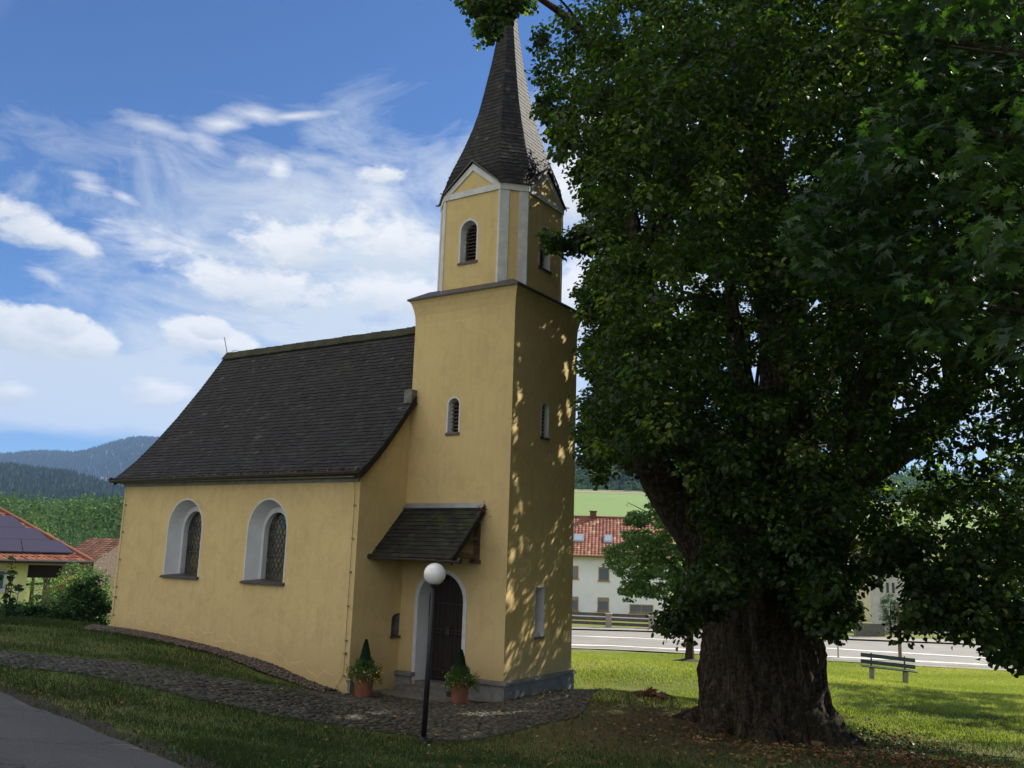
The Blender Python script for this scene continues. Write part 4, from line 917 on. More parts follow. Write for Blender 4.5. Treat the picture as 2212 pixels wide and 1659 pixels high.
# ================================================================== foliage tools
SH_HEART = (np.array([(0, 0, 0), (-.42, .18, .06), (-.46, .55, .07), (0, 1.05, -.12), (.46, .55, .07), (.42, .18, .06)]), [(0, 3, 2, 1), (0, 5, 4, 3)])
SH_DIAM = (np.array([(0, 0, 0), (-.36, .45, .08), (0, 1, -.05), (.36, .45, .08)]), [(0, 2, 1, 1), (0, 3, 2, 2)])
_m = [(0, 0), (.12, .10), (.5, .02), (.30, .22), (.78, .42), (.36, .46), (.42, .78), (.16, .66), (0, 1.15), (-.16, .66), (-.42, .78), (-.36, .46), (-.78, .42), (-.30, .22), (-.5, .02), (-.12, .10)]
SH_MAPLE = (np.array([(x, y, .10*abs(x)-.10*y*y) for x, y in _m]), [tuple(range(0, 9)), (0,)+tuple(range(8, 16))+()])
def leaf_cloud(name, C, size, m, parent=None, shape=SH_HEART, up=.7, droop=.35, v=None, out=None):
    """many leaf-shaped faces at the points C"""
    N = len(C); T, Fs = shape; T = T*1.0
    nrm = RN.normal(0, 1, (N, 3)); nrm[:, 2] = np.abs(nrm[:, 2])+up; nrm /= np.linalg.norm(nrm, axis=1)[:, None]
    d = RN.normal(0, 1, (N, 3)); d[:, 2] -= droop
    if out is not None:
        d += out*.8; nrm = nrm*.62+out*1.0+[0, 0, .25]; nrm /= np.linalg.norm(nrm, axis=1)[:, None]+1e-9
    d -= nrm*np.sum(d*nrm, 1)[:, None]; d /= np.linalg.norm(d, axis=1)[:, None]+1e-9
    s = np.cross(d, nrm); size = np.broadcast_to(size, (N,))
    fold = RN.uniform(.5, 2.2, N)
    V = C[:, None]+size[:, None, None]*(T[None, :, 0:1]*s[:, None]+(T[None, :, 1:2]-.3)*d[:, None]+T[None, :, 2:3]*fold[:, None, None]*nrm[:, None])
    nv = len(T); k_ = len(Fs)
    if shape is SH_DIAM:
        F3 = np.array([(0, 2, 1), (0, 3, 2)]); Fc = (np.arange(N)[:, None, None]*nv+F3[None]).reshape(-1, 3)
    else:
        F3 = np.array([list(f) for f in Fs]); Fc = (np.arange(N)[:, None, None]*nv+F3[None]).reshape(-1, F3.shape[1])
    if v is None: v = np.clip(RN.beta(2, 2.5, N), 0, 1)
    return uniform_mesh(name, V.reshape(-1, 3), Fc, m, parent, np.repeat(v, k_))
def clumps_to_leaves(CC, r, per, flat=.6):
    """scatter leaves in flattened clumps; most of them near the clump's outside"""
    N = len(CC); r = np.broadcast_to(r, (N,)); per = int(per)
    d = RN.normal(0, 1, (N, per, 3)); d /= np.linalg.norm(d, axis=2)[..., None]; d *= RN.uniform(.25, 1, (N, per, 1))**.6
    d[..., 2] *= flat; P = CC[:, None]+d*r[:, None, None]
    hue = RN.normal(0, .2, (N, 1))+RN.beta(2, 2.5, (N, per))
    return P.reshape(-1, 3), d.reshape(-1, 3), np.clip(hue.ravel(), 0, 1)
def bumpy_tube(name, limbs, m, parent, n=28):
    V = []; Fs = []; 
    for pts, rad, flare in limbs:
        pts = np.array(pts, float); rad = np.array(rad, float); tt = np.linspace(0, 1, len(pts)); L = np.sum(np.linalg.norm(np.diff(pts, axis=0), axis=1)); k_ = max(6, int(L/(.07 if rad[0] > .6 else .14))); u = np.linspace(0, 1, k_)
        P = np.stack([np.interp(u, tt, pts[:, i]) for i in range(3)], 1)
        for _ in range(int(3+k_/10)): P[1:-1] = (P[:-2]+2*P[1:-1]+P[2:])/4
        R_ = np.interp(u, tt, rad); ref = np.array([1., .2, 0]); b0 = len(V)
        nn = n if rad[0] > .6 else 30 if rad[0] > .25 else (10 if rad[0] > .06 else 6); ph = RN.uniform(0, 6, 6)
        for i in range(k_):
            d = P[min(i+1, k_-1)]-P[max(i-1, 0)]; d /= np.linalg.norm(d); r_ = ref-d*ref.dot(d); r_ /= np.linalg.norm(r_); ref = r_; w = np.cross(d, r_)
            for j in range(nn):
                a = 2*math.pi*j/nn; s = L*u[i]
                if rad[0] > .6: wb = a+.10*math.sin(s*1.3+ph[0])+.05*math.sin(s*3.7+ph[1]); relief = 1+.035*(1-2*abs(math.sin(10*wb+.6*math.sin(s*2.1+5*a))))+.02*(1-2*abs(math.sin(19*wb+math.sin(s*4+3*a))))+.05*max(0, math.sin(2*a+s*2.3+ph[2])*math.sin(s*1.9+ph[5]))**3
                else: relief = 1
                rr = relief*R_[i]*(1+.05*math.sin(3*a+ph[0]+s*.6)+.04*math.sin(5*a+ph[1]-s*.9)+.025*math.sin(11*a+ph[2]+s*2)+.02*math.sin(s*3.1+ph[3]))
                if flare: rr *= 1+flare*math.exp(-s/.55)*(.55+.45*math.sin(5*a+ph[4])+.2*math.sin(9*a+ph[5]))+.16*math.exp(-s/1.3)
                V.append(P[i]+(r_*math.cos(a)+w*math.sin(a))*rr)
        for i in range(k_-1):
            for j in range(nn): q = (j+1) % nn; Fs.append((b0+i*nn+j, b0+i*nn+q, b0+(i+1)*nn+q, b0+(i+1)*nn+j))
    return uniform_mesh(name, np.array(V), np.array(Fs), m, parent, None, True)

# ================================================================== the old linden
tx, ty = TRUNK; tz = gz(tx, ty)
linden = empty('linden_tree', (tx, ty, tz)); linden['label'] = 'huge old linden tree with thick furrowed trunk right of the chapel'; linden['category'] = 'tree'
LOC = np.array([tx, ty, tz])
def A(px, py, D): return atd(px, py, D)-LOC
b0 = np.array([0, 0, -.35])
limbs = [([b0, A(1655, 1530, 17), A(1652, 1440, 17), A(1650, 1360, 17), A(1655, 1270, 17), A(1680, 1180, 17)], [1.10, 1.02, .97, .97, 1.0, .8], .52),
         ([A(1600, 1360, 17), A(1565, 1250, 16.9), A(1500, 1150, 16.8), A(1440, 1060, 16.6), A(1395, 980, 16.4), A(1370, 850, 16.2), A(1390, 650, 16), A(1360, 400, 15.6)], [.55, .5, .42, .37, .32, .24, .17, .08], 0),
         ([A(1660, 1270, 17), A(1680, 1120, 17.3), A(1700, 950, 17.6), A(1690, 700, 17.8), A(1660, 400, 18), A(1640, 0, 18), A(1600, -500, 18)], [.85, .6, .5, .42, .34, .24, .08], 0),
         ([A(1700, 1290, 17), A(1780, 1150, 16.9), A(1850, 980, 16.9), A(1900, 800, 17), A(1930, 600, 17), A(1940, 200, 17), A(1900, -300, 17)], [.75, .52, .42, .36, .28, .2, .08], 0),
         ([A(1830, 1030, 16.9), A(1950, 960, 17.2), A(2060, 860, 17.6), A(2150, 700, 18), A(2260, 450, 18.4), A(2400, 100, 18)], [.4, .34, .3, .25, .18, .08], 0),
         ([A(1700, 1150, 17.2), A(1720, 1050, 19), A(1760, 900, 20.5), A(1820, 650, 21.5), A(1850, 350, 22)], [.4, .3, .25, .2, .08], 0),
         ([A(1670, 1150, 17), A(1640, 1000, 16), A(1600, 800, 15.2), A(1560, 500, 15)], [.36, .24, .16, .05], 0),
         ([A(1690, 700, 17.8), A(1560, 500, 17.3), A(1400, 250, 16.9), A(1230, 40, 16.5), A(1080, -60, 16)], [.24, .16, .12, .08, .03], 0),
         ([A(1850, 980, 16.9), A(1830, 760, 18.5), A(1770, 560, 19.5)], [.2, .14, .05], 0),
         ([A(1900, 800, 17), A(2000, 640, 16), A(2080, 420, 15.4), A(2180, 200, 15)], [.2, .14, .1, .04], 0)]
for a_, L_r, r_r in ((-.3, 2.3, .34), (.35, 1.9, .26), (-1.05, 1.9, .30), (-1.75, 1.7, .26), (-2.5, 1.9, .28), (3.0, 1.8, .26), (1.4, 2, .3), (2.2, 2, .3), (-.72, 1.5, .18), (-2.1, 1.4, .16)):
    dx_, dy_ = math.cos(a_-.2), math.sin(a_-.2); pr_ = []
    for f_, h_ in ((.25, .75), (.42, .38), (.62, .14), (.8, .0), (1.0, -.12)):
        q_ = np.array([dx_*L_r*f_+.08*math.sin(f_*9+a_), dy_*L_r*f_+.08*math.cos(f_*8+a_*2), 0]); q_[2] = gz(tx+q_[0], ty+q_[1])-tz+h_-.06; pr_.append(q_)
    limbs.append((pr_, [r_r*1.25, r_r, r_r*.75, r_r*.5, r_r*.2], 0))
N_ROOT = 10
# side branches off the limbs
for li in range(1, 10):
    pts = limbs[li][0]; rad = limbs[li][1]
    for q in range(1, len(pts)-1):
        for _ in range(3):
            p = np.array(pts[q])+(np.array(pts[q+1])-np.array(pts[q]))*random.random(); d = RN.normal(0, 1, 3); d[2] = abs(d[2])*.5+.1; d /= np.linalg.norm(d); L = random.uniform(1.2, 2.8)
            limbs.append(([p, p+d*L*.5+[0, 0, .1], p+d*L+[0, 0, -.1]], [max(.03, rad[q]*.28), .03, .012], 0))
bumpy_tube('trunk', limbs, M['bark'], linden, 150)
# crown: clumps spread through a large volume, thinned to the outline it has in the photograph
LMASK = [(985, -60), (1010, 25), (1030, 85), (1060, 98), (1085, 60), (1110, 45), (1120, 12), (1150, 20), (1165, 70), (1150, 130), (1175, 190), (1155, 225), (1190, 290), (1185, 330), (1240, 350), (1245, 420), (1262, 450),
         (1252, 490), (1205, 500), (1168, 510), (1190, 545), (1245, 555), (1290, 545), (1262, 590), (1250, 640), (1262, 700), (1250, 760), (1262, 830), (1246, 900), (1244, 970), (1262, 1030), (1305, 1050), (1330, 1000),
         (1372, 1022), (1440, 990), (1475, 1050), (1500, 1120), (1545, 1150), (1525, 1220), (1478, 1240), (1450, 1290), (1425, 1330), (1418, 1365), (1450, 1378), (1500, 1362), (1540, 1352), (1590, 1330), (1620, 1290), (1650, 1250), (1690, 1310), (1755, 1390), (1800, 1400), (1850, 1360),
         (1870, 1290), (1900, 1258), (1945, 1262), (1960, 1310), (1940, 1360), (1880, 1392), (1950, 1402), (1990, 1360), (2050, 1390), (2110, 1370), (2125, 1400), (2160, 1430), (2230, 1452), (2400, 1460), (3400, 1300), (3400, -3000), (600, -3000), (800, -300)]
HOLES = [(1655, 810, 38), (1700, 700, 14), (1765, 655, 16), (1838, 940, 26), (1560, 450, 9), (2120, 980, 22), (1745, 880, 12), (1620, 1150, 8), (1690, 830, 20), (1480, 660, 8), (1960, 880, 14), (2040, 1180, 16), (1780, 1150, 14), (2180, 1020, 18), (1560, 620, 8)]
_hr = np.random.default_rng(5)
for _i in range(150):                   # more small gaps, most of them in the lower right where the crown is thin
    if _i % 3 == 0: HOLES.append((_hr.uniform(1350, 1900), _hr.uniform(250, 950), _hr.uniform(3, 8)))
    else: HOLES.append((_hr.normal(2000, 130), _hr.normal(1030, 130), _hr.uniform(4, 13)))
def crown_points(n, cD, cR, cz_, rD, rR, rz, shell=.45, zmin=1.6):
    d = RN.normal(0, 1, (n, 3)); d /= np.linalg.norm(d, axis=1)[:, None]; r = RN.uniform(shell**3, 1, n)**(1/3)
    D = cD+d[:, 0]*r*rD; R_ = cR+d[:, 1]*r*rR; z = cz_+d[:, 2]*r*rz
    P = np.stack([CP[0]+GF[0]*D+GR[0]*R_, CP[1]+GF[1]*D+GR[1]*R_, z], 1)
    return P[z > zmin-.9]
def masked(P, mask, rpx=0):
    x, y, w = view_px(P[:, 0], P[:, 1], P[:, 2]); k_ = inpoly(x, y, mask) & (w > 1)
    for hx, hy, hr in HOLES: k_ &= ((x-hx)**2+(y-hy)**2 > (hr+rpx)**2) | (w < 1)
    return k_, x, y, w
CC = np.vstack([crown_points(7400, 18.9, 5.8, 7.6, 9.2, 7.2, 8.6, .58, .3), crown_points(600, 17.3, 5.2, 7.6, 5.5, 5.2, 6.5, .2, 2.6), crown_points(3400, 22.8, 5.6, 7.6, 4.6, 5.0, 7.2, .1, 1.2)])  # last set: hidden far-side clumps added to shade the tower face
k_, px_, py_, w_ = masked(CC, LMASK, 14)
for ox, oy in ((34, 0), (-34, 0), (0, 26), (0, -20)): s_ = RN.uniform(.3, 1.25, len(CC)); k_ &= inpoly(px_+ox*s_, py_+oy*s_, LMASK)
CC = CC[k_]
# keep clumps out of the hanging space in front of the trunk and off the chapel
px_, py_, w_ = view_px(CC[:, 0], CC[:, 1], CC[:, 2])
Dd = (CC[:, 0]-CP[0])*GF[0]+(CC[:, 1]-CP[1])*GF[1]
keep = ~((CC[:, 0] < .6) & (CC[:, 1] > -.6) & (CC[:, 1] < 3.4) & (CC[:, 2] < 18)) & (Dd > 9.5)
Rr = (CC[:, 0]-CP[0])*GR[0]+(CC[:, 1]-CP[1])*GR[1]
keep &= ~((Rr > 7.6) & (CC[:, 2] < 9) & (Dd > 18.5) & (RN.random(len(CC)) < .8))
keep &= ~((px_ > 1820) & (py_ > 780) & (RN.random(len(CC)) < .12))
hg = inpoly(px_, py_, [(1525, 1320), (1610, 1290), (1650, 1240), (1690, 1300), (1780, 1380), (1800, 1700), (1500, 1700)]); keep &= ~hg
CC = CC[keep]
# twig ends that make the ragged left outline and the lowest sprays
def edge_clumps(pts, D0, D1, n, spread):
    o = []
    for (x, y) in pts:
        for _ in range(n): o.append(atd(x+random.gauss(0, spread), y+random.gauss(0, spread), random.uniform(D0, D1)))
    return np.array(o)
E1 = edge_clumps([(1030, 20), (1060, 55), (1045, 80), (1090, 30), (1130, 5), (1000, -10), (1075, -20), (1060, 20), (1100, 10)], 15.4, 16.6, 7, 9)
E2 = edge_clumps([(1175, 505), (1200, 520), (1235, 525), (1270, 520), (1195, 540), (1250, 500)], 16.0, 16.6, 5, 7)
E3 = edge_clumps([(1170, 90), (1160, 150), (1185, 210), (1170, 240), (1200, 290), (1210, 330), (1225, 260), (1255, 380), (1270, 440), (1275, 600), (1268, 680), (1270, 740), (1275, 800), (1265, 880), (1262, 940), (1275, 990), (1290, 1030), (1255, 640), (1360, 1010)], 15.5, 18, 7, 13)
E4 = edge_clumps([(1440, 1350), (1470, 1300), (1460, 1360), (1520, 1330), (1500, 1260), (1530, 1190), (1550, 1230), (1580, 1280), (1600, 1220), (1640, 1190), (1700, 1240), (1740, 1300), (1770, 1340), (1790, 1280), (1830, 1300), (1810, 1220), (1850, 1240), (1760, 1200), (1690, 1180), (1540, 1130)], 14.2, 15.8, 9, 20)
E5 = edge_clumps([(1960, 1340), (2000, 1300), (2050, 1350), (2100, 1320), (1990, 1240), (2150, 1380), (2190, 1400), (2150, 1290), (2210, 1340), (2230, 1410), (2060, 1270), (1900, 1200), (1950, 1190), (2100, 1200), (2180, 1200)], 11.6, 13.5, 9, 22)
E6 = edge_clumps([(1380, 900), (1420, 800), (1370, 700), (1400, 560), (1700, 600), (1690, 500), (1660, 420), (1700, 700), (1740, 560), (1900, 760), (1940, 600), (1930, 500), (1950, 400), (1690, 820), (1800, 1010), (1860, 930), (1960, 940), (2050, 850), (1520, 1090), (1650, 1080), (1720, 1060), (1640, 980), (1560, 1010), (1480, 950), (1600, 900), (1300, 100), (1400, 250), (1640, 150)], 14.2, 16.2, 10, 28)
E7 = edge_clumps([(1860, 960), (1900, 1010), (1950, 950), (1990, 1000), (2040, 960), (2090, 1010), (2140, 950), (2190, 1000), (1900, 1100), (1960, 1120), (2020, 1080), (2080, 1120), (2150, 1080), (2200, 1120), (1870, 1160), (1930, 1180), (1990, 1210), (2060, 1180), (2130, 1180), (2190, 1220), (2230, 1060), (2230, 950)], 14, 22, 7, 30)
CC = np.vstack([CC, E7, E6, E1, E2, E3, E4, E5])
dm = np.linalg.norm(CC-CP, axis=1); rr_ = np.clip(RN.normal(.40, .09, len(CC)), .2, .6); rr_[-(len(E1)+len(E2)+len(E3)+len(E4)+len(E5)):] *= .62
P_, out_, hue_ = clumps_to_leaves(CC, rr_, 62, .6)
k_, x_, y_, w_ = masked(P_, LMASK, -8)
dh_ = np.ones(len(P_), bool)
for hx, hy, hr in HOLES: dh_ &= ((x_-hx)**2+(y_-hy)**2 > (hr-8)**2)
# leaves may stray a little over the outline
jit = RN.normal(0, 16, (len(P_), 2)); k_ = (inpoly(x_+jit[:, 0], y_+jit[:, 1], LMASK) & dh_) | (y_ < -60)
k_ &= ~inpoly(x_, y_, [(1525, 1345), (1580, 1335), (1640, 1290), (1690, 1330), (1785, 1400), (1850, 1700), (1500, 1700)])
P_, out_, hue_ = P_[k_], out_[k_], hue_[k_]
tq = (P_[:, 2]+.42)/sd[2]; qx, qy = P_[:, 0]-sd[0]*tq+RN.normal(0, .07, len(P_)), P_[:, 1]-sd[1]*tq+RN.normal(0, .05, len(P_))
gap = np.zeros(len(P_), bool)
for pts in (((940, 1546), (1000, 1541), (1100, 1543), (1240, 1548), (1200, 1556), (1090, 1560), (985, 1552)), ((590, 1533), (700, 1528), (840, 1532), (820, 1540), (720, 1546), (640, 1540))):
    gap |= inpoly(qx, qy, [hit(*q)[:2] for q in pts])
tt_ = P_[:, 0]/sd[0]; fy, fz_ = P_[:, 1]-sd[1]*tt_, P_[:, 2]-sd[2]*tt_
bandA = (np.abs(fy-.22-.10*np.sin(fz_*2.2)) < .10+.05*np.sin(fz_*5.1)) & (fz_ > 1.2) & (fz_ < 7.4) & (np.sin(fz_*7+fy*9) > -.45)
bandB = (np.abs(fy-.55-.08*np.sin(fz_*1.1)) < .07) & (fz_ > 2.4) & (fz_ < 4.2) & (np.sin(fz_*8+fy*6) > -.1)
bandC = (fy > 2.0) & (fy < 2.85) & (fz_ > 4.6) & (fz_ < 8) & (np.sin(fz_*4.3+fy*5)*np.sin(fy*8-fz_*2) > .25)
k_ = ~(gap | ((bandA | bandB | bandC) & (RN.random(len(P_)) < .93))); P_, out_, hue_ = P_[k_], out_[k_], hue_[k_]  # leaves cut along sun rays to shape sun patches on paving and tower
sz_ = RN.uniform(.055, .105, len(P_))
print('linden leaves', len(P_))
leaf_cloud('crown', P_-LOC, sz_, M['linden'], linden, SH_HEART, .6, .5, hue_, out_)

# ================================================================== the maple reaching in from the right
mt = CP[:2]+GF*8.5+GR*10.5; mz = gz(*mt)
maple = empty('maple_tree', (mt[0], mt[1], mz)); maple['label'] = 'maple with large jagged leaves reaching in from the right edge'; maple['category'] = 'tree'
ML = np.array([mt[0], mt[1], mz])
def Bm(px, py, D): return atd(px, py, D)-ML
ml = [([np.array([0, 0, -.3]), np.array([0, 0, 2.5]), np.array([.1, .1, 5]), np.array([0, 0, 9.]), np.array([.2, 0, 13.])], [.4, .33, .28, .18, .06], .3)]
for (px, py, D, h) in ((1720, 500, 10, 4.2), (1760, 560, 9.5, 3.6), (1880, 250, 9, 5.0), (1850, 60, 9, 6.0), (2000, 640, 8.5, 3.2), (1950, 420, 9, 4.5), (2150, 700, 8.5, 3.0), (2050, 100, 8, 6)):
    e = Bm(px, py, D); s = np.array([0, 0, h]); m_ = (s+e)/2+[0, 0, .35]
    ml.append(([s, m_, e], [.09, .045, .012], 0))
bumpy_tube('trunk', ml, M['bark2'], maple, 24)
MM = [(1826, -200), (1840, 10), (1950, 60), (1975, 130), (1890, 225), (1800, 330), (1720, 430), (1682, 505), (1705, 560), (1720, 590), (1800, 610), (1880, 660), (1900, 720), (1990, 760), (2161, 800), (2260, 850), (3400, 900), (3400, -2500), (1700, -2500)]
MC = crown_points(2600, 8.9, 8.2, 6.2, 5.0, 6.2, 5.0, .1, 3.0)
k_, *_r = masked(MC, MM); MC = MC[k_]
Dm = (MC[:, 0]-CP[0])*GF[0]+(MC[:, 1]-CP[1])*GF[1]; MC = MC[Dm > 6.3]
MC = np.vstack([MC, edge_clumps([(1720, 520), (1750, 570), (1760, 500), (1800, 440), (1850, 400), (1830, 520), (1880, 600), (1900, 330), (1940, 250), (1880, 480), (2000, 560), (1990, 660), (2080, 600), (2080, 720), (2180, 700), (2180, 560), (1920, 560), (2050, 420), (2150, 350), (2100, 200), (2190, 150), (1960, 80), (1880, 30), (2040, 60)], 8.2, 10.5, 6, 24)])
P_, out_, hue_ = clumps_to_leaves(MC, RN.uniform(.25, .42, len(MC)), 17, .45)
k_, x_, y_, w_ = masked(P_, MM, -4); P_, out_, hue_ = P_[k_], out_[k_], hue_[k_]
print('maple leaves', len(P_))
leaf_cloud('crown', P_-ML, RN.uniform(.09, .145, len(P_)), M['maple'], maple, SH_MAPLE, .9, .5, hue_, out_)

# ================================================================== young tree on the lawn
yp = hit(1490, 1432); young = empty('young_tree', tuple(yp)); young['label'] = 'slim young tree with light green crown on lawn in front of the white house'; young['category'] = 'tree'
def Y(px, py, D=41): return atd(px, py, D)-yp
Dy = (yp[0]-CP[0])*GF[0]+(yp[1]-CP[1])*GF[1]
bumpy_tube('trunk', [([np.array([0, 0, -.2]), Y(1490, 1350, Dy), Y(1492, 1250, Dy), Y(1488, 1120, Dy), Y(1470, 960, Dy)], [.17, .14, .12, .08, .03], .5)]+
           [([Y(1492, 1290-40*i, Dy), Y(1440-i*8, 1250-45*i, Dy+random.uniform(-1, 1)), Y(1370-5*i, 1220-45*i, Dy+random.uniform(-2, 2))], [.05, .03, .01], 0) for i in range(4)]+
           [([Y(1490, 1280-40*i, Dy), Y(1540, 1230-45*i, Dy+random.uniform(-1, 1)), Y(1590, 1200-45*i, Dy+random.uniform(-2, 2))], [.05, .03, .01], 0) for i in range(4)], M['bark2'], young, 12)
YM = [(1380, 1035), (1404, 1085), (1356, 1108), (1338, 1140), (1350, 1172), (1296, 1180), (1310, 1205), (1300, 1225), (1345, 1250), (1330, 1275), (1350, 1300), (1395, 1310), (1400, 1290), (1440, 1300), (1480, 1325), (1530, 1330), (1600, 1300), (1640, 1200), (1640, 1000), (1560, 900), (1450, 930)]
n = 1100; d = RN.normal(0, 1, (n, 3)); d /= np.linalg.norm(d, axis=1)[:, None]; r = RN.uniform(.1, 1, n)**(1/3)
c0 = atd(1470, 1150, Dy); YC = c0+(d*r[:, None])*[4.2, 4.2, 4.0]
x_, y_, w_ = view_px(YC[:, 0], YC[:, 1], YC[:, 2]); YC = YC[inpoly(x_, y_, YM)]
P_, out_, hue_ = clumps_to_leaves(YC, RN.uniform(.3, .5, len(YC)), 46, .35)
x_, y_, w_ = view_px(P_[:, 0], P_[:, 1], P_[:, 2]); k_ = inpoly(x_, y_+0, [(a, b) for a, b in YM]); P_, out_, hue_ = P_[k_], out_[k_], hue_[k_]
leaf_cloud('crown', P_-yp, RN.uniform(.12, .2, len(P_)), M['young'], young, SH_DIAM, .8, .3, hue_, out_)
md = MB(); md.lathe([(1.3, -.1), (1.0, .03), (.5, .12), (.15, .2)], (0, 0, 0), 18); md.build('root_mound', M['soil'], young, True)

# a neighbour of the linden just outside the right edge; its crown shades the lawn
op = np.array([14.3, 20.5]); oz = gz(*op); oth = empty('lawn_tree', (op[0], op[1], oz)); oth['label'] = 'tree at the far right edge of the lawn, shading the grass before the bench'; oth['category'] = 'tree'
bumpy_tube('trunk', [([np.array([0, 0, -.3]), np.array([0, 0, 3]), np.array([.2, 0, 6]), np.array([0, .3, 10])], [.4, .33, .25, .08], .4)], M['bark2'], oth, 20)
n = 420; d = RN.normal(0, 1, (n, 3)); d /= np.linalg.norm(d, axis=1)[:, None]; OC = d*RN.uniform(.3, 1, (n, 1))**.5*[5.6, 4.6, 3.6]+[0, 0, 8.2]; OC = OC[np.sin(OC[:, 0]*1.1)*np.sin(OC[:, 1]*1.3) > -.45]
P_, out_, hue_ = clumps_to_leaves(OC, RN.uniform(.4, .7, len(OC)), 60, .5); leaf_cloud('crown', P_, RN.uniform(.12, .19, len(P_)), M['linden'], oth, SH_DIAM, .6, .3, hue_)

# ================================================================== street lamp
lp = hit(914, 1606); lamp = empty('street_lamp', tuple(lp)); lamp['label'] = 'black post lamp with white globe in front of the chapel door'; lamp['category'] = 'street lamp'
gc = atd(939, 1240, (lp[0]-CP[0])*GF[0]+(lp[1]-CP[1])*GF[1])-lp; gr_ = 23.2/F*(np.linalg.norm(gc+lp-CP))*.99
top = gc-np.array([0, 0, gr_*.86])
mb = MB(); mb.tube([(0, 0, -.05), tuple(top*.5), tuple(top)], [.043, .042, .04], 18); mb.tube([(0, 0, .0), tuple(top*.02+np.array([0, 0, .05])), ], [.055, .05], 18); mb.build('post', M['post'], lamp, True)
mb = MB(); mb.lathe([(0, .06), (.135, .06), (.14, .05), (.14, -.1)], (0, 0, 0), 24)
for i in range(4): a = i*math.pi/2+.6; mb.lathe([(.016, .03), (.016, .05), (0, .052)], (.095*math.cos(a), .095*math.sin(a), 0), 6)
mb.build('base_plate', M['post'], lamp)
mb = MB(); mb.tube([tuple(top-[0, 0, .05]), tuple(top+[0, 0, .035])], [.058, .066], 20); mb.build('collar', M['post'], lamp, True)
mb = MB(); pr_ = [(gr_*math.sin(a), -gr_*math.cos(a)) for a in np.linspace(.42, math.pi-.001, 26)]; mb.lathe([(0, pr_[0][1])]+pr_, tuple(gc), 48); mb.build('globe', M['globe'], lamp, True)

# ================================================================== two potted conifers with trailing flowers
def potted(px, py, h, rtop, rbot, cone_h, label, fl_seed, side):
    p = hit(px, py); t = empty('potted_shrub', tuple(p), random.uniform(0, 6)); t['label'] = label; t['category'] = 'potted plant'; t['group'] = 'potted conifers beside the chapel door'
    mb = MB(); mb.lathe([(0, 0), (rbot, 0), (rbot+.012, .03), (rbot+(rtop-rbot)*.75, h*.78), (rtop*.97, h*.84), (rtop*1.06, h*.86), (rtop*1.08, h), (rtop*.98, h*1.005), (rtop*.93, h*.93), (0, h*.93)], (0, 0, 0), 32); pot = mb.build('pot', M['terracotta'], t, True)
    s = MB(); s.lathe([(rtop*.925, 0), (rtop*.5, .02), (0, .03)], (0, 0, h*.93), 20); s.build('soil', M['soil'], pot)
    n = 5200; u = RN.random(n); a = RN.uniform(0, 6.283, n); rad = .135*(1-u)**.75*(.75+.3*RN.random(n))+.01; z = h+.12+u*cone_h
    P = np.stack([rad*np.cos(a), rad*np.sin(a), z], 1); leaf_cloud('conifer', P, RN.uniform(.018, .032, n), M['conifer'], t, SH_DIAM, .3, -.4, None, P*[6, 6, 0])
    st = MB(); st.tube([(0, 0, h*.9), (0, 0, h+cone_h*.8)], [.012, .006], 6)
    for i in range(60):
        a = random.uniform(0, 6.28); r1 = random.uniform(.15, .36); zz = random.uniform(-.25, .12); st.tube([(0, 0, h), (math.cos(a)*r1*.55, math.sin(a)*r1*.55, h+.12+random.uniform(0, .06)), (math.cos(a)*r1, math.sin(a)*r1, h+zz)], .0025, 4)
    st.build('stems', M['bush'], t)
    n = 5200; a = RN.uniform(0, 6.283, n); r1 = RN.uniform(.05, .36, n)*(1+.15*np.sin(a*3+fl_seed)); z = h+.12-RN.random(n)*(.1+.75*np.clip(r1-.16, 0, 1))*1.2+RN.normal(0, .03, n)+.14*(r1 < .2)
    P = np.stack([r1*np.cos(a), r1*np.sin(a), z], 1); leaf_cloud('trailing_foliage', P, RN.uniform(.018, .038, n), M['young'], t, SH_DIAM, .5, .2)
    for nm, cnt, m_ in (('yellow_blossoms', 120, 'yellowflower'), ('white_blossoms', 45, 'whiteflower')):
        a = RN.uniform(0, 6.283, cnt); r1 = RN.uniform(.22, .39, cnt); z = h+.10-RN.random(cnt)*.26+RN.normal(0, .03, cnt); P = np.stack([r1*np.cos(a), r1*np.sin(a), z], 1)
        leaf_cloud(nm, P, RN.uniform(.022, .04, cnt), M[m_], t, SH_HEART, 1.0, 0)
    return t
potted(784, 1508, .50, .22, .155, .55, 'terracotta pot with clipped conifer and trailing yellow flowers at nave corner, left of the door', .5, 1)
potted(992, 1521, .46, .20, .15, .50, 'terracotta pot with clipped conifer and trailing yellow flowers on the right side of the door', 2.1, -1)

# ================================================================== bench, posts, log, dead branch
bp = hit(1920, 1473); bench = empty('park_bench', tuple(bp)); bench['label'] = 'green slatted park bench on concrete legs on the sunny lawn'; bench['category'] = 'bench'
L0, L1 = hit(1876, 1467), hit(1968, 1478)
bd = np.array([GR[0]*.96-GF[0]*.28, GR[1]*.96-GF[1]*.28]); ang_b = math.atan2(bd[1], bd[0]); bench.rotation_euler = (0, math.radians(3.2), ang_b)
BL = 1.80
def bb(name, a, b, m_, val=.5):
    mb = MB(); mb.box(a, b); return mb.build(name, M[m_], bench)
for x in (-.55, .55):
    mb = MB(); mb.hexa([(x-.06, -.05, -.25), (x+.06, -.05, -.25), (x+.06, .34, -.25), (x-.06, .34, -.25), (x-.07, -.12, .40), (x+.07, -.12, .40), (x+.07, .34, .40), (x-.07, .34, .40)]); mb.build('leg', M['concrete'], bench)
    mb = MB(); mb.bar((x, .32, .35), (x, .46, .88), .05, .03, (0, 1, 0)); mb.bar((x, -.12, .41), (x, .34, .41), .05, .02); mb.build('bracket', M['iron'], bench)
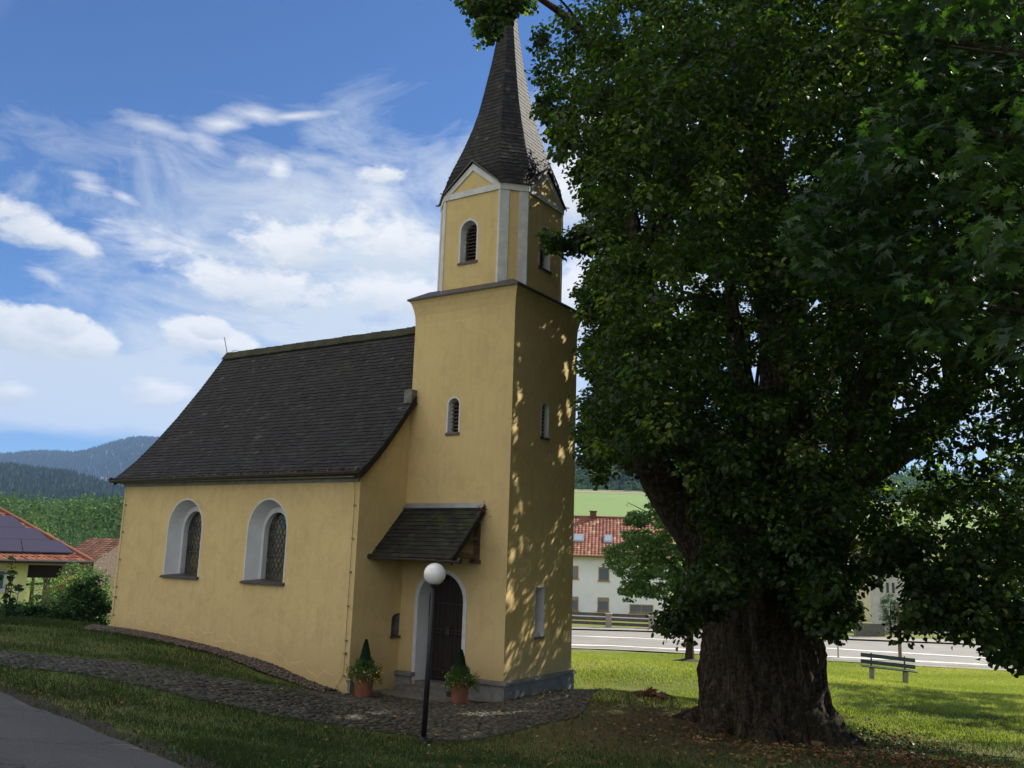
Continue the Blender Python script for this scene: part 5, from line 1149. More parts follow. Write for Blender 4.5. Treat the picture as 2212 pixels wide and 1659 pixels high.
for y in (-.15, -.02, .11, .24): bb('seat_slat', (-BL/2, y, .42), (BL/2, y+.11, .455), 'green_paint')
for k_ in (0, 1):
    mb = MB(); y0, z0 = (.37+k_*.055), .50+k_*.22; mb.hexa([(-BL/2, y0-.02, z0), (BL/2, y0-.02, z0), (BL/2, y0+.012, z0-.004), (-BL/2, y0+.012, z0-.004), (-BL/2, y0+.02, z0+.13), (BL/2, y0+.02, z0+.13), (BL/2, y0+.05, z0+.126), (-BL/2, y0+.05, z0+.126)]); mb.build('back_slat', M['green_paint'], bench)
def simple_post(name, px, py, h, r, m_, label, cat, topfn=None):
    p = hit(px, py); mb = MB(); mb.tube([(0, 0, -.3), (0, 0, h*.5), (0, 0, h)], [r, r, r*.95], 10); o = mb.build(name, M[m_]); o.location = tuple(p); tag(o, label, cat); return o
p_ = simple_post('marker_post', 1811, 1423, 1.15, .045, 'garage', 'thin grey marker post at the road edge just right of the linden trunk', 'post')
sp = simple_post('wooden_post', 1945, 1428, 2.6, .085, 'wood_old', 'brown wooden post at the road edge behind the park bench', 'post')
lg = hit(1602+30, 1640); 
def log_(px0, py0, px1, py1, r, label):
    a, b = hit(px0, py0), hit(px1, py1); mb = MB(); c = (a+b)/2; mb.tube([tuple(a-c+[0, 0, r*.8]), tuple([0, 0, r*.9]), tuple(b-c+[0, 0, r*.8])], [r, r*1.05, r*.95], 12, .5, True, .06); o = mb.build('log', M['log']); o.location = tuple(c); tag(o, label, 'log')
log_(1700, 1606, 1778, 1616, .055, 'cut log lying on the ground against the linden roots')
db = hit(1405, 1508); mb = MB()
n = 170; a = RN.uniform(0, 6.283, n); r = RN.uniform(0, 1, n); P = np.stack([r*np.cos(a)*.5, r*np.sin(a)*.35, .03+.2*RN.random(n)*(1-r)], 1); 
dbe = empty('dead_branch', tuple(db), ang_b); dbe['label'] = 'fallen branch with withered russet leaves lying on the sunny lawn'; dbe['category'] = 'branch'
leaf_cloud('withered_leaves', P, RN.uniform(.05, .09, n), M['redleaf'], dbe, SH_MAPLE, .5, .3)
for i in range(9): a = random.uniform(0, 6.28); mb.tube([(0, 0, .03), (math.cos(a)*.25, math.sin(a)*.2, .12), (math.cos(a)*.5, math.sin(a)*.38, .05)], [.02, .012, .005], 5)
mb.build('twigs', M['wood_old'], dbe)
# creeper sprig at the porch flashing
cs = np.array([-.60, -.10, 3.58]); n = 40; P = cs+RN.normal(0, .07, (n, 3))*[1, .5, 1]; leaf_cloud('creeper_sprig', P, RN.uniform(.03, .05, n), M['redleaf'], chapel, SH_HEART, .4, .3)['kind'] = 'stuff'

# ================================================================== houses
def tile_roof(mb, p00, p10, p01, p11, rows, wid, th=.05):
    """p00-p10 the eave, p01-p11 the ridge"""
    p00, p10, p01, p11 = map(Vector, (p00, p10, p01, p11)); n_ = (p10-p00).cross(p01-p00).normalized()
    for r_ in range(rows):
        va, vb = r_/rows, min(1, (r_+1.15)/rows); a0, a1 = p00.lerp(p01, va), p10.lerp(p11, va); b0_, b1_ = p00.lerp(p01, vb), p10.lerp(p11, vb); k_ = max(1, int((a1-a0).length/wid))
        for i in range(k_):
            t0, t1 = i/k_, (i+.97)/k_; tm = (t0+t1)/2; Q = [a0.lerp(a1, t0), a0.lerp(a1, t1), b0_.lerp(b1_, t1), b0_.lerp(b1_, t0)]
            am, bm = a0.lerp(a1, tm), b0_.lerp(b1_, tm); o0 = n_*th
            v = min(1, max(0, random.gauss(.5, .22)))
            mb.add([Q[0]+o0*.5, am+o0*1.6, Q[1]+o0*.5, Q[2]+n_*.01, bm+o0*.8, Q[3]+n_*.01], [(0, 1, 4, 5), (1, 2, 3, 4)], v); mb.add([Q[0]-o0*.4, Q[1]-o0*.4, Q[1]+o0*.5, am+o0*1.6, Q[0]+o0*.5], [(0, 1, 2, 3, 4)], v*.6)
def frame_to(o, P0, ex): o.location = tuple(P0); o.rotation_euler = (0, 0, math.atan2(ex[1], ex[0]))
# white house across the road
DH = 78.
wl = CP[:2]+GF*DH+GR*((1120-1106)/F*DH); wr = CP[:2]+GF*(DH-1.5)+GR*((1452-1106)/F*(DH-1.5)); ex = (wr-wl); WL = np.linalg.norm(ex); ex /= WL; hz0 = atd(1290, 1345, DH)[2]
wh = empty('white_house', (0, 0, 0)); frame_to(wh, (wl[0], wl[1], hz0), ex); wh['label'] = 'long white house with red tiled roof and skylights beyond the road'; wh['category'] = 'house'
zev = atd(1290, 1190, DH)[2]-hz0; zri = zev+2.95; dep = 9.0
def onwall(px, py): # picture point -> (x along the wall, z)
    d = ray(px, py); n2 = np.array([-ex[1], ex[0]]); t_ = ((wl-CP[:2])@n2)/(d[:2]@n2); P = CP+t_*d; return float((P[:2]-wl)@ex), float(P[2]-hz0)
mb = MB(); mb.add([(0, 0, -3), (WL, 0, -3), (WL, 0, zev), (0, 0, zev), (0, dep, -3), (WL, dep, -3), (WL, dep, zev), (0, dep, zev), (WL, dep/2, zri-.25), (0, dep/2, zri-.25)], [(0, 1, 2, 3), (5, 4, 7, 6), (1, 5, 6, 8, 2), (4, 0, 3, 9, 7)]); mb.build('wall', M['housewhite'], wh)
mb = MB(); tile_roof(mb, (-.4, -.75, zev-.42), (WL+.4, -.75, zev-.42), (-.4, dep/2, zri), (WL+.4, dep/2, zri), 19, .3); tile_roof(mb, (WL+.4, dep+.75, zev-.42), (-.4, dep+.75, zev-.42), (WL+.4, dep/2, zri), (-.4, dep/2, zri), 6, 1.5); wroof = mb.build('roof', M['rooftile'], wh)
mb = MB(); mb.tube([(-.4, dep/2, zri+.04), (WL+.4, dep/2, zri+.04)], .11, 8); mb.build('ridge_tile', M['rooftile'], wroof)
mb = MB(); mb.tube([(-.4, -.83, zev-.42), (WL+.4, -.83, zev-.42)], .07, 8); mb.box((-.35, -.72, zev-.56), (WL+.35, -.002, zev-.50)); mb.build('gutter', M['brownframe'], wroof)
cx_, _ = onwall(1279, 1110); mb = MB(); mb.box((cx_-.28, dep/2-.3, zri-.4), (cx_+.28, dep/2+.3, zri+.5)); mb.box((cx_-.34, dep/2-.36, zri+.5), (cx_+.34, dep/2+.36, zri+.58)); mb.build('chimney', M['rooftile_old'], wroof)
for (x0, x1) in ((1237, 1260), (1304, 1323)):
    a, _ = onwall(x0, 1160); b, _ = onwall(x1, 1160); sl = (zri-zev+.42)/(dep/2+.75); sl2 = lambda y: zev-.42+(y+.75)*sl; mb = MB(); y0, y1 = .9, 1.85
    mb.hexa([(a, y0, sl2(y0)), (b, y0, sl2(y0)), (b, y1, sl2(y1)), (a, y1, sl2(y1)), (a, y0, sl2(y0)+.16), (b, y0, sl2(y0)+.16), (b, y1, sl2(y1)+.16), (a, y1, sl2(y1)+.16)]); s_ = mb.build('skylight', M['zinc'], wroof)
    mb = MB(); mb.hexa([(a+.1, y0+.1, sl2(y0+.1)+.155), (b-.1, y0+.1, sl2(y0+.1)+.155), (b-.1, y1-.1, sl2(y1-.1)+.155), (a+.1, y1-.1, sl2(y1-.1)+.155), (a+.1, y0+.1, sl2(y0+.1)+.18), (b-.1, y0+.1, sl2(y0+.1)+.18), (b-.1, y1-.1, sl2(y1-.1)+.18), (a+.1, y1-.1, sl2(y1-.1)+.18)]); s_['kind_note'] = 0; del s_['kind_note']; pn = mb.build('pane', M['pane_light'], wh); pn.parent = s_.parent
def house_window(parent, x0, x1, z0, z1, mull=False, shutter=0, fm='brownframe', pm='pane', y=0):
    f = .09; mb = MB(); mb.box((x0, y-.05, z0), (x0+f, y+.02, z1)); mb.box((x1-f, y-.05, z0), (x1, y+.02, z1)); mb.box((x0+f, y-.049, z0), (x1-f, y+.02, z0+f)); mb.box((x0+f, y-.049, z1-f-shutter), (x1-f, y+.02, z1-shutter))
    mb.box((x0-.08, y-.12, z0-.06), (x1+.08, y+.01, z0-.001))
    if mull: xm = (x0+x1)/2; mb.box((xm-.05, y-.048, z0+f), (xm+.05, y+.02, z1-f-shutter))
    w = mb.build('window', M[fm], parent)
    mb = MB(); mb.box((x0+f, y-.012, z0+f), (x1-f, y-.006, z1-f-shutter)); mb.build('pane', M[pm], w)
    if shutter: mb = MB(); mb.box((x0+f, y-.06, z1-shutter), (x1-f, y-.002, z1)); mb.build('shutter_box', M['concrete'], w)
for (x0, y0, x1, y1, mu, shn) in ((1228, 1222, 1249, 1250, 0, 0), (1293, 1225, 1316, 1255, 0, 0), (1366, 1226, 1389, 1256, 0, 0), (1228, 1288, 1249, 1319, 0, .28), (1291, 1290, 1315, 1321, 0, .28), (1360, 1305, 1411, 1325, 1, 0)):
    a, zt = onwall(x0, y0); b, zb = onwall(x1, y1); house_window(wh, a, b, zb, zt, mu, shn)
# low concrete and board fence in front of it
Df = 64.
fe = empty('board_fence', (0, 0, 0)); fe['label'] = 'low dark board fence with concrete posts along the far pavement'; fe['category'] = 'fence'
fa_ = CP[:2]+GF*Df+GR*((1150-1106)/F*Df); fb_ = CP[:2]+GF*(Df-3)+GR*((1600-1106)/F*(Df-3)); fx = fb_-fa_; FL = np.linalg.norm(fx); fx /= FL; fz = atd(1290, 1351, Df)[2]; frame_to(fe, (fa_[0], fa_[1], fz), fx)
for i in range(6):
    x = i*FL/5; mb = MB(); mb.box((x-.2, -.2, -.8), (x+.2, .2, .82)); mb.box((x-.24, -.24, .82), (x+.24, .24, .9)); mb.build('post', M['concrete'], fe)
    if i < 5:
        x1 = x+FL/5
        for z0 in (.12, .42, .70): mb = MB(); mb.box((x+.2, -.04, z0), (x1-.2, .0, z0+.2)); mb.build('board', M['fence_wood'], fe)
# grey outbuilding seen below the branches
go = empty('garage', (0, 0, 0)); ga = atd(1882, 1330, 70.); gb = atd(2010, 1334, 66.); gx_ = (gb-ga)[:2]; GL = np.linalg.norm(gx_); gx_ /= GL; frame_to(go, (ga[0], ga[1], ga[2]), gx_); go['label'] = 'grey rendered garage with three slit windows beyond the road'; go['category'] = 'garage'
mb = MB(); mb.box((0, 0, -1.2), (GL, 5, 3.3)); mb.build('wall', M['garage'], go); mb = MB(); mb.box((-.25, -.3, 3.301), (GL+.25, 5.3, 3.5)); mb.build('roof', M['rooftile_old'], go)
for i in range(3): mb = MB(); x = .9+i*.48; mb.box((x, -.02, 1.75), (x+.2, .05, 2.5)); mb.build('slit_window', M['iron'], go)
mw = empty('cream_house', (0, 0, 0)); ma = atd(1780, 1325, 82.); frame_to(mw, tuple(ma), ex); mw['label'] = 'cream house wall glimpsed behind the grey garage'; mw['category'] = 'house'
mb = MB(); mb.box((0, 0, -1), (4.4, 6, 4.5)); mb.build('wall', noisy('cream_render', [(.3, (.55, .48, .34)), (.7, (.65, .58, .42))], 1, .9, 20, .1), mw); mb = MB(); mb.hexa([(-.4, -.5, 4.4), (4.8, -.5, 4.4), (4.8, 6.5, 4.4), (-.4, 6.5, 4.4), (-.4, 2.7, 6.6), (4.8, 2.7, 6.6), (4.8, 3.3, 6.6), (-.4, 3.3, 6.6)]); mb.build('roof', M['rooftile_old'], mw)
lw = atd(1848, 1366, 62.); mb = MB(); mb.hexa([(0, 0, -.5), (1.9, 0, -.5), (1.9, .5, -.5), (0, .5, -.5), (0.02, .03, .62), (1.88, .02, .6), (1.87, .46, .58), (.03, .47, .62)]); o = mb.build('stone_block', M['stone']); frame_to(o, tuple(lw), ex); tag(o, 'low grey stone block beside the far road edge', 'stone block')

# yellow house on the left
yh = empty('yellow_house', (0, 0, 0)); DY = 44.
y0_ = CP[:2]+GF*(DY+0)+GR*((98-1106)/F*DY); yex = (GR*.80+GF*.60); yex /= np.linalg.norm(yex); YW = 12.; ya = y0_-yex*YW; yz = atd(98, 1330, DY)[2]; frame_to(yh, (ya[0], ya[1], yz), yex)
yh['label'] = 'pale yellow house with solar panels on its red tiled roof at left edge'; yh['category'] = 'house'
def ony(px, py):
    d = ray(px, py); n2 = np.array([-yex[1], yex[0]]); t_ = ((ya-CP[:2])@n2)/(d[:2]@n2); P = CP+t_*d; return float((P[:2]-ya)@yex), float(P[2]-yz)
_, yev = ony(98, 1207); yov = 2.6; ysl = .52; ydep = 10.5; yri = yev+ysl*(ydep/2+.9)
HX = YW+yov-5.0                            # ridge end of the hipped roof
mb = MB(); mb.add([(-12, 0, -2), (YW, 0, -2), (YW, 0, yev), (-12, 0, yev), (-12, ydep, -2), (YW, ydep, -2), (YW, ydep, yev), (-12, ydep, yev)], [(0, 1, 2, 3), (5, 4, 7, 6), (1, 5, 6, 2), (4, 0, 3, 7)]); mb.build('wall', M['houseyellow'], yh)
mb = MB(); ez = yev-.1
tile_roof(mb, (-13, -.9, ez), (YW+yov, -.9, ez), (-13, ydep/2, yri), (HX, ydep/2, yri), 20, .24)
tile_roof(mb, (YW+yov, -.9, ez), (YW+yov, ydep+.9, ez), (HX, ydep/2, yri), (HX+.02, ydep/2, yri), 12, .5); tile_roof(mb, (YW+yov, ydep+.9, ez), (-13, ydep+.9, ez), (HX, ydep/2, yri), (-13, ydep/2, yri), 6, 1.2); yroof = mb.build('roof', M['rooftile'], yh)
mb = MB(); mb.tube([(YW+yov, -.9, ez+.06), (HX, ydep/2, yri+.06), (-13, ydep/2, yri+.06)], .1, 8); mb.build('ridge_tile', M['rooftile'], yroof)
mb = MB(); mb.box((-13, -.88, yev-.28), (YW+yov-.1, -.001, yev-.2)); mb.box((YW+.003, 0, yev-.28), (YW+yov-.1, ydep+.8, yev-.2)); mb.build('soffit', M['brownframe'], yroof)
mb = MB(); mb.tube([(-13, -.98, yev-.12), (YW+yov, -.98, yev-.1)], .07, 8); mb.build('gutter', M['metal'], yroof)
zy = lambda y: yev-.1+(y+.9)*(yri-yev+.1)/(ydep/2+.9)
for r_ in range(5):
    for c_ in range(8):
        xa = YW+1.35-(c_+1)*1.72-r_*.93; xb = xa+1.69; ya_, yb_ = -.45+r_*1.05, -.45+r_*1.05+1.03; xa -= .0
        xq = xb+(.5 if c_ == 0 else 0)
        mb = MB(); mb.hexa([(xa, ya_, zy(ya_)+.14), (xq, ya_, zy(ya_)+.14), (xb, yb_, zy(yb_)+.14), (xa, yb_, zy(yb_)+.14), (xa, ya_, zy(ya_)+.19), (xq, ya_, zy(ya_)+.19), (xb, yb_, zy(yb_)+.19), (xa, yb_, zy(yb_)+.19)]); mb.build('solar_panel', M['pv'], yroof)
a, zt = ony(-20, 1229); b, zb = ony(9, 1276); house_window(yh, a, b, zb, zt, 0, 0, 'white')
mb = MB(); mb.box((YW+.01, .2, yev-.9), (YW+1.5, 1.2, yev-.25)); mb.build('dark_eave_box', M['dark'], yh)
# barn roof behind, wood shed and fence panel
def gable_shed(name, px0, px1, py_eave, py_ridge, D, dep, label, cat, rm, wm, off=0., tilt=.2):
    e = (GR*.95+GF*tilt); e /= np.linalg.norm(e); a = atd(px0, py_eave, D); b = atd(px1, py_eave, D); L = np.linalg.norm((b-a)[:2]); zr = atd(px0, py_ridge, D)[2]-a[2]
    o = empty(name, (0, 0, 0)); frame_to(o, tuple(a-np.array([0, 0, 3.0])), e); o['label'] = label; o['category'] = cat
    mb = MB(); mb.box((.2, .2, -2), (L-.2, dep-.2, 3.0)); mb.add([(L-.2, .2, 3), (L-.2, dep-.2, 3), (L-.2, dep/2, 3+zr-.1)], [(0, 1, 2)]); mb.build('wall', M[wm], o)
    mb = MB(); tile_roof(mb, (0, -.3, 2.95), (L, -.3, 2.95), (0, dep/2, 3+zr), (L, dep/2, 3+zr), 12, .4); tile_roof(mb, (L, dep+.3, 2.95), (0, dep+.3, 2.95), (L, dep/2, 3+zr), (0, dep/2, 3+zr), 5, 1.5); mb.build('roof', M[rm], o); return o
gable_shed('barn', 120, 222, 1212, 1160, 66, 6, 'barn with old brown roof behind the yellow house', 'barn', 'rooftile_old', 'wood_old', tilt=-.3)
gable_shed('shed', 112, 158, 1266, 1246, 40, 2.4, 'small shed with brown tiled roof between bushes and yellow house', 'shed', 'rooftile_old', 'wood_old', tilt=.0)
a = atd(88, 1306, 36); o = empty('fence_panel', (0, 0, 0)); frame_to(o, tuple(a), GR); o['label'] = 'weathered wooden fence panel right of the yellow house'; o['category'] = 'fence'
for i in range(6): mb = MB(); mb.box((i*.125, 0, -.8), (i*.125+.11, .03, .72+.03*(i % 2))); mb.build('board', M['wood_old'], o)
mb = MB(); mb.box((-.02, .031, .45), (.77, .07, .55)); mb.box((-.02, .031, -.1), (.77, .07, 0)); mb.build('rail', M['wood_old'], o)

# ================================================================== shrubs, hedges and woods
def shrub(name, px, D, w, h, m, label, cat='shrub', per=40, n=60, lsz=(.06, .11), group=None, depth=None, base_h=0, stems=True, shape=SH_DIAM):
    p = CP[:2]+GF*D+GR*((px-1106)/F*D); z = gz(*p); o = empty(name, (p[0], p[1], z)); o['label'] = label; o['category'] = cat
    if group: o['group'] = group
    d = RN.normal(0, 1, (n, 3)); d /= np.linalg.norm(d, axis=1)[:, None]; d[:, 2] = np.abs(d[:, 2]); r = RN.uniform(.35, 1, (n, 1))**.6; dp = depth or w*.8
    C = d*r*[w/2, dp/2, h]*RN.uniform(.8, 1.08, (n, 1))+[0, 0, base_h]; c_, s_ = GR; C = np.stack([C[:, 0]*GR[0]+C[:, 1]*GF[0], C[:, 0]*GR[1]+C[:, 1]*GF[1], C[:, 2]], 1)
    rr = .17*math.sqrt(w*h)*RN.uniform(.6, 1.3, n); P_, out_, hue_ = clumps_to_leaves(C, rr, per, .7); P_ = P_[P_[:, 2] > -.3]; N = len(P_)
    leaf_cloud('foliage', P_, RN.uniform(lsz[0], lsz[1], N), M[m], o, shape, .5, .1, hue_[:N])
    if stems:
        mb = MB()
        for i in range(7): q = C[random.randrange(n)]; mb.tube([(random.uniform(-.1, .1)*w, random.uniform(-.1, .1)*w, -.4), tuple(q*.5), tuple(q)], [.02*h+.005, .012*h+.004, .004], 5)
        mb.build('stem', M['bark2'], o)
    return o
shrub('shrub', 228, 27, 1.5, 1.9, 'bush', 'dark green shrub against the far corner of the chapel nave', n=110, per=60)
shrub('shrub', 175, 27.5, 1.3, 1.3, 'bush', 'low dark shrub left of the chapel corner shrub', n=80, per=60)
shrub('shrub', 130, 26.5, 1.3, .95, 'bush', 'low dark shrub in front of the wooden fence panel', n=80, per=60)
shrub('shrub', 70, 26, 1.3, .75, 'bush', 'low dark shrub at the foot of the tall leafy stalk plant', n=70, per=60)
shrub('shrub', 5, 26, 1.4, .6, 'bush', 'low dark shrub at the left edge behind the grass bank', n=70, per=60)
shrub('shrub', 200, 34, 2.6, 3.7, 'bushlight', 'sunlit light green bush behind the dark shrubs', n=200, per=60, lsz=(.08, .14))
shrub('shrub', 158, 38, 2.4, 3.1, 'bushlight', 'sunlit bush between barn roof and the shed', n=90, per=50, lsz=(.08, .14))
shrub('shrub', 252, 36, 1.6, 3.2, 'young', 'light green bush close to the chapel wall below the meadow', n=80, per=50, lsz=(.08, .14))
shrub('shrub', 212, 43, 3.0, 4.0, 'young', 'broad green bush hiding the wall of the barn', n=150, per=60, lsz=(.09, .15))
# tall stalk plant
sp_ = CP[:2]+GF*24+GR*((58-1106)/F*24); sz0 = gz(*sp_); o = empty('stalk_plant', (sp_[0], sp_[1], sz0)); o['label'] = 'tall leafy stalk plant standing out before the yellow house wall'; o['category'] = 'plant'
mb = MB(); PL = []
for (dx, h) in ((0.05, 1.75), (-.3, 1.15), (-.5, .95), (.3, .9), (.12, 1.3)):
    mb.tube([(dx*GR[0]*.6, dx*GR[1]*.6, -.2), (dx*GR[0], dx*GR[1], h*.5), (dx*1.1*GR[0], dx*1.1*GR[1], h)], [.014, .011, .006], 5)
    for i in range(34): f = random.uniform(.15, 1); a = random.uniform(0, 6.28); r = .14*(1.1-f*.6); PL.append((dx*GR[0]+math.cos(a)*r, dx*GR[1]+math.sin(a)*r, h*f))
mb.build('stem', M['bark2'], o); PL = np.array(PL); leaf_cloud('foliage', PL, RN.uniform(.09, .17, len(PL)), M['bush'], o, SH_HEART, .8, .5)
# rusty angled pole and a leaning stake
def pole(pts, D, r, label):
    P = [atd(x, y, D) for x, y in pts]; mb = MB(); mb.tube([tuple(p-P[0]) for p in P], r, 8); o = mb.build('rusty_pole', M['rust']); o.location = tuple(P[0]); tag(o, label, 'pole')
pole([(6, 1350), (9, 1310), (14, 1266), (32, 1246)], 25.5, .022, 'bent rusty pole in front of the yellow house wall at left edge')
pole([(122, 1312), (133, 1275), (137, 1262)], 30, .025, 'short rusty stake standing among the bushes')
# single broadleaf trees beyond the yellow house
def broad_tree(px, ytop, D, wpx, m, label, group, k_=1.0, name='broadleaf_tree', n=70, per=26, zmin=None):
    p = CP[:2]+GF*D+GR*((px-1106)/F*D); z = gz(*p); ztop = atd(px, ytop, D)[2]; h = max(3, ztop-z); w = wpx/F*D
    o = empty(name, (p[0], p[1], z)); o['label'] = label; o['category'] = 'tree'
    if group: o['group'] = group
    mb = MB(); mb.tube([(0, 0, -.5), (0, 0, h*.4), (.1*w*random.uniform(-1, 1), 0, h*.8)], [h*.022, h*.016, h*.006], 7)
    for i in range(4): a = random.uniform(0, 6.28); mb.tube([(0, 0, h*.3), (math.cos(a)*w*.3, math.sin(a)*w*.3, h*.6)], [h*.01, h*.004], 5)
    mb.build('trunk', M['bark2'], o)
    d = RN.normal(0, 1, (n, 3)); d /= np.linalg.norm(d, axis=1)[:, None]; r = RN.uniform(.5, 1, (n, 1)); lob = 1+.18*np.sin(d[:, :1]*5+RN.uniform(0, 6))*np.cos(d[:, 1:2]*4+RN.uniform(0, 6))
    C = d*r*lob*[w/2*.85, w/2*.85, h*.42]+[0, 0, h*.56]; P_, out_, hue_ = clumps_to_leaves(C, w*.13*RN.uniform(.7, 1.3, n), per, .75)
    leaf_cloud('crown', P_, w*RN.uniform(.028, .055, len(P_)), M[m], o, SH_DIAM, .5, 0, np.clip(hue_+RN.normal(0, .1), 0, 1))
    return o
broad_tree(66, 1108, 85, 84, 'young', 'light green tree rising just behind the yellow house roof', None)
broad_tree(112, 1108, 92, 70, 'bushlight', 'bright green tree above the end of the yellow house roof', None)
broad_tree(140, 1130, 80, 50, 'young', 'smaller light green tree above the barn roof', None)
broad_tree(262, 1215, 45, 60, 'bushlight', 'light green tree low beside the chapel wall', None, n=50)
G1 = 'trees of the mixed wood beyond the barn'
for (px, yt, D, w) in ((178, 1128, 190, 62), (232, 1136, 185, 70), (205, 1150, 170, 50), (262, 1128, 200, 60), (165, 1160, 165, 44), (248, 1160, 160, 52), (290, 1140, 200, 60), (190, 1172, 155, 40), (225, 1176, 150, 40)):
    broad_tree(px, yt, D, w, random.choice(['broad', 'bush', 'bush', 'broad']), 'rounded green tree of the mixed wood beyond the barn', G1, n=60, per=24)
# hedge trees behind the white house and on the field edge
G2 = 'bushes of the hedge behind the white house'
for i, px in enumerate(range(1215, 1460, 26)):
    broad_tree(px, 1104+random.uniform(-3, 4), 118, 38, 'broad', 'green bush of the hedge above the white house roof', G2, n=30, per=20, name='hedge_bush')
broad_tree(1367, 1088, 110, 44, 'bush', 'dark rounded tree above the white house roof at the young tree', None, n=50)
G3 = 'trees along the top of the green field'
for i, px in enumerate((1238, 1262, 1296, 1330, 1362, 1390, 1420, 1450)):
    broad_tree(px, 1043+random.uniform(-5, 6), 462+random.uniform(-4, 4), 34, random.choice(['bush', 'broad', 'bush']), 'dark bushy tree on the edge of the green field', G3, n=30, per=18, name='field_tree')
broad_tree(1916, 1292, 60, 46, 'bush', 'dark rounded bush in front of the grey garage', None, n=110, per=60)

def wood(name, x0, x1, D0, D1, spacing, h, m, n, conifer=True, label='', seed=0, avoid=None):
    rng = np.random.default_rng(seed); D = np.sqrt(rng.uniform(D0**2, D1**2, n)); px = rng.uniform(x0, x1, n)
    X = CP[0]+GF[0]*D+GR[0]*(px-1106)/F*D; Y_ = CP[1]+GF[1]*D+GR[1]*(px-1106)/F*D
    k_ = np.sin(X/90.+seed)*np.cos(Y_/110.)+.6*np.sin(X/37.)*np.sin(Y_/41.) > -1.35
    if avoid: k_ &= ~((px > avoid[0]) & (px < avoid[1]) & (D > avoid[2]) & (D < avoid[3]))
    X, Y_ = X[k_], Y_[k_]; Z = height(X, Y_)-1; N = len(X); hh = h*rng.uniform(.65, 1.15, N)
    if conifer:
        V = []; tiers = ((0, .26), (.45, .16), (.42, .19), (1, .0))
        for tz_, tr_ in tiers:
            for j in range(5):
                a = j*1.2566+rng.uniform(0, .5, N); rr = tr_*hh*rng.uniform(.7, 1.15, N); V.append(np.stack([X+rr*np.cos(a), Y_+rr*np.sin(a), Z+hh*tz_+hh*.02*rng.normal(0, 1, N)], 1))
        V = np.stack(V, 1).reshape(-1, 3); f = []
        for r_ in (0, 10):
            for j in range(5): f.append((r_+j, r_+(j+1) % 5, r_+5+(j+1) % 5, r_+5+j))
        Fc = (np.arange(N)[:, None, None]*20+np.array(f)[None]).reshape(-1, 4); o = uniform_mesh(name, V, Fc, M[m], None, np.repeat(np.clip(rng.normal(.45, .22, N), 0, 1), 10))
    else:
        d = rng.normal(0, 1, (N, 170, 3)); d /= np.linalg.norm(d, axis=2)[..., None]; d *= rng.uniform(.7, 1.1, (N, 170, 1))*(1+.2*np.sin(d[..., :1]*6+rng.uniform(0, 6, (N, 1, 1)))*np.cos(d[..., 1:2]*5)); P = d*np.stack([hh*.38, hh*.38, hh*.42], 1)[:, None]+np.stack([X, Y_, Z+hh*.55], 1)[:, None]
        v = np.clip(rng.normal(.45, .2, (N, 1))+rng.normal(0, .14, (N, 170)), 0, 1).ravel(); s = np.repeat(hh*.075, 170)*rng.uniform(.7, 1.3, N*170)
        o = leaf_cloud(name, P.reshape(-1, 3), s, M[m], None, SH_DIAM, .5, 0, v)
    tag(o, kind='stuff'); return o
wood('far_ridge_wood', -250, 700, 2400, 3980, 0, 22, 'fir', 16000, seed=1)
wood('hill_wood', -250, 640, 930, 1960, 0, 16, 'fir', 17000, seed=2, avoid=(176, 300, 1370, 1650))
wood('valley_wood', -150, 620, 245, 700, 0, 15, 'broad', 900, False, seed=3)
wood('slope_wood', 1000, 2800, 545, 900, 0, 24, 'fir', 2600, seed=4)
wood('slope_edge_wood', 1000, 2800, 525, 600, 0, 20, 'broad', 420, False, seed=5)
wood('upper_slope_wood', 1000, 2800, 900, 1500, 0, 24, 'fir', 2500, seed=6)
# lone farmhouse in the hill clearing
f0 = hit(226, 1036); fh = empty('farmhouse', tuple(f0), YAW); fh['label'] = 'tiny distant farmhouse with red roof in a clearing on the wooded hill'; fh['category'] = 'house'
mb = MB(); mb.box((-13, -5, -3), (13, 5, 6)); mb.build('wall', M['housewhite'], fh)
mb = MB(); mb.add([(-14, -6, 5.5), (14, -6, 5.5), (14, 6, 5.5), (-14, 6, 5.5), (-14, 0, 10), (14, 0, 10)], [(0, 1, 5, 4), (2, 3, 4, 5), (1, 2, 5), (3, 0, 4)]); mb.build('roof', M['rooftile'], fh)

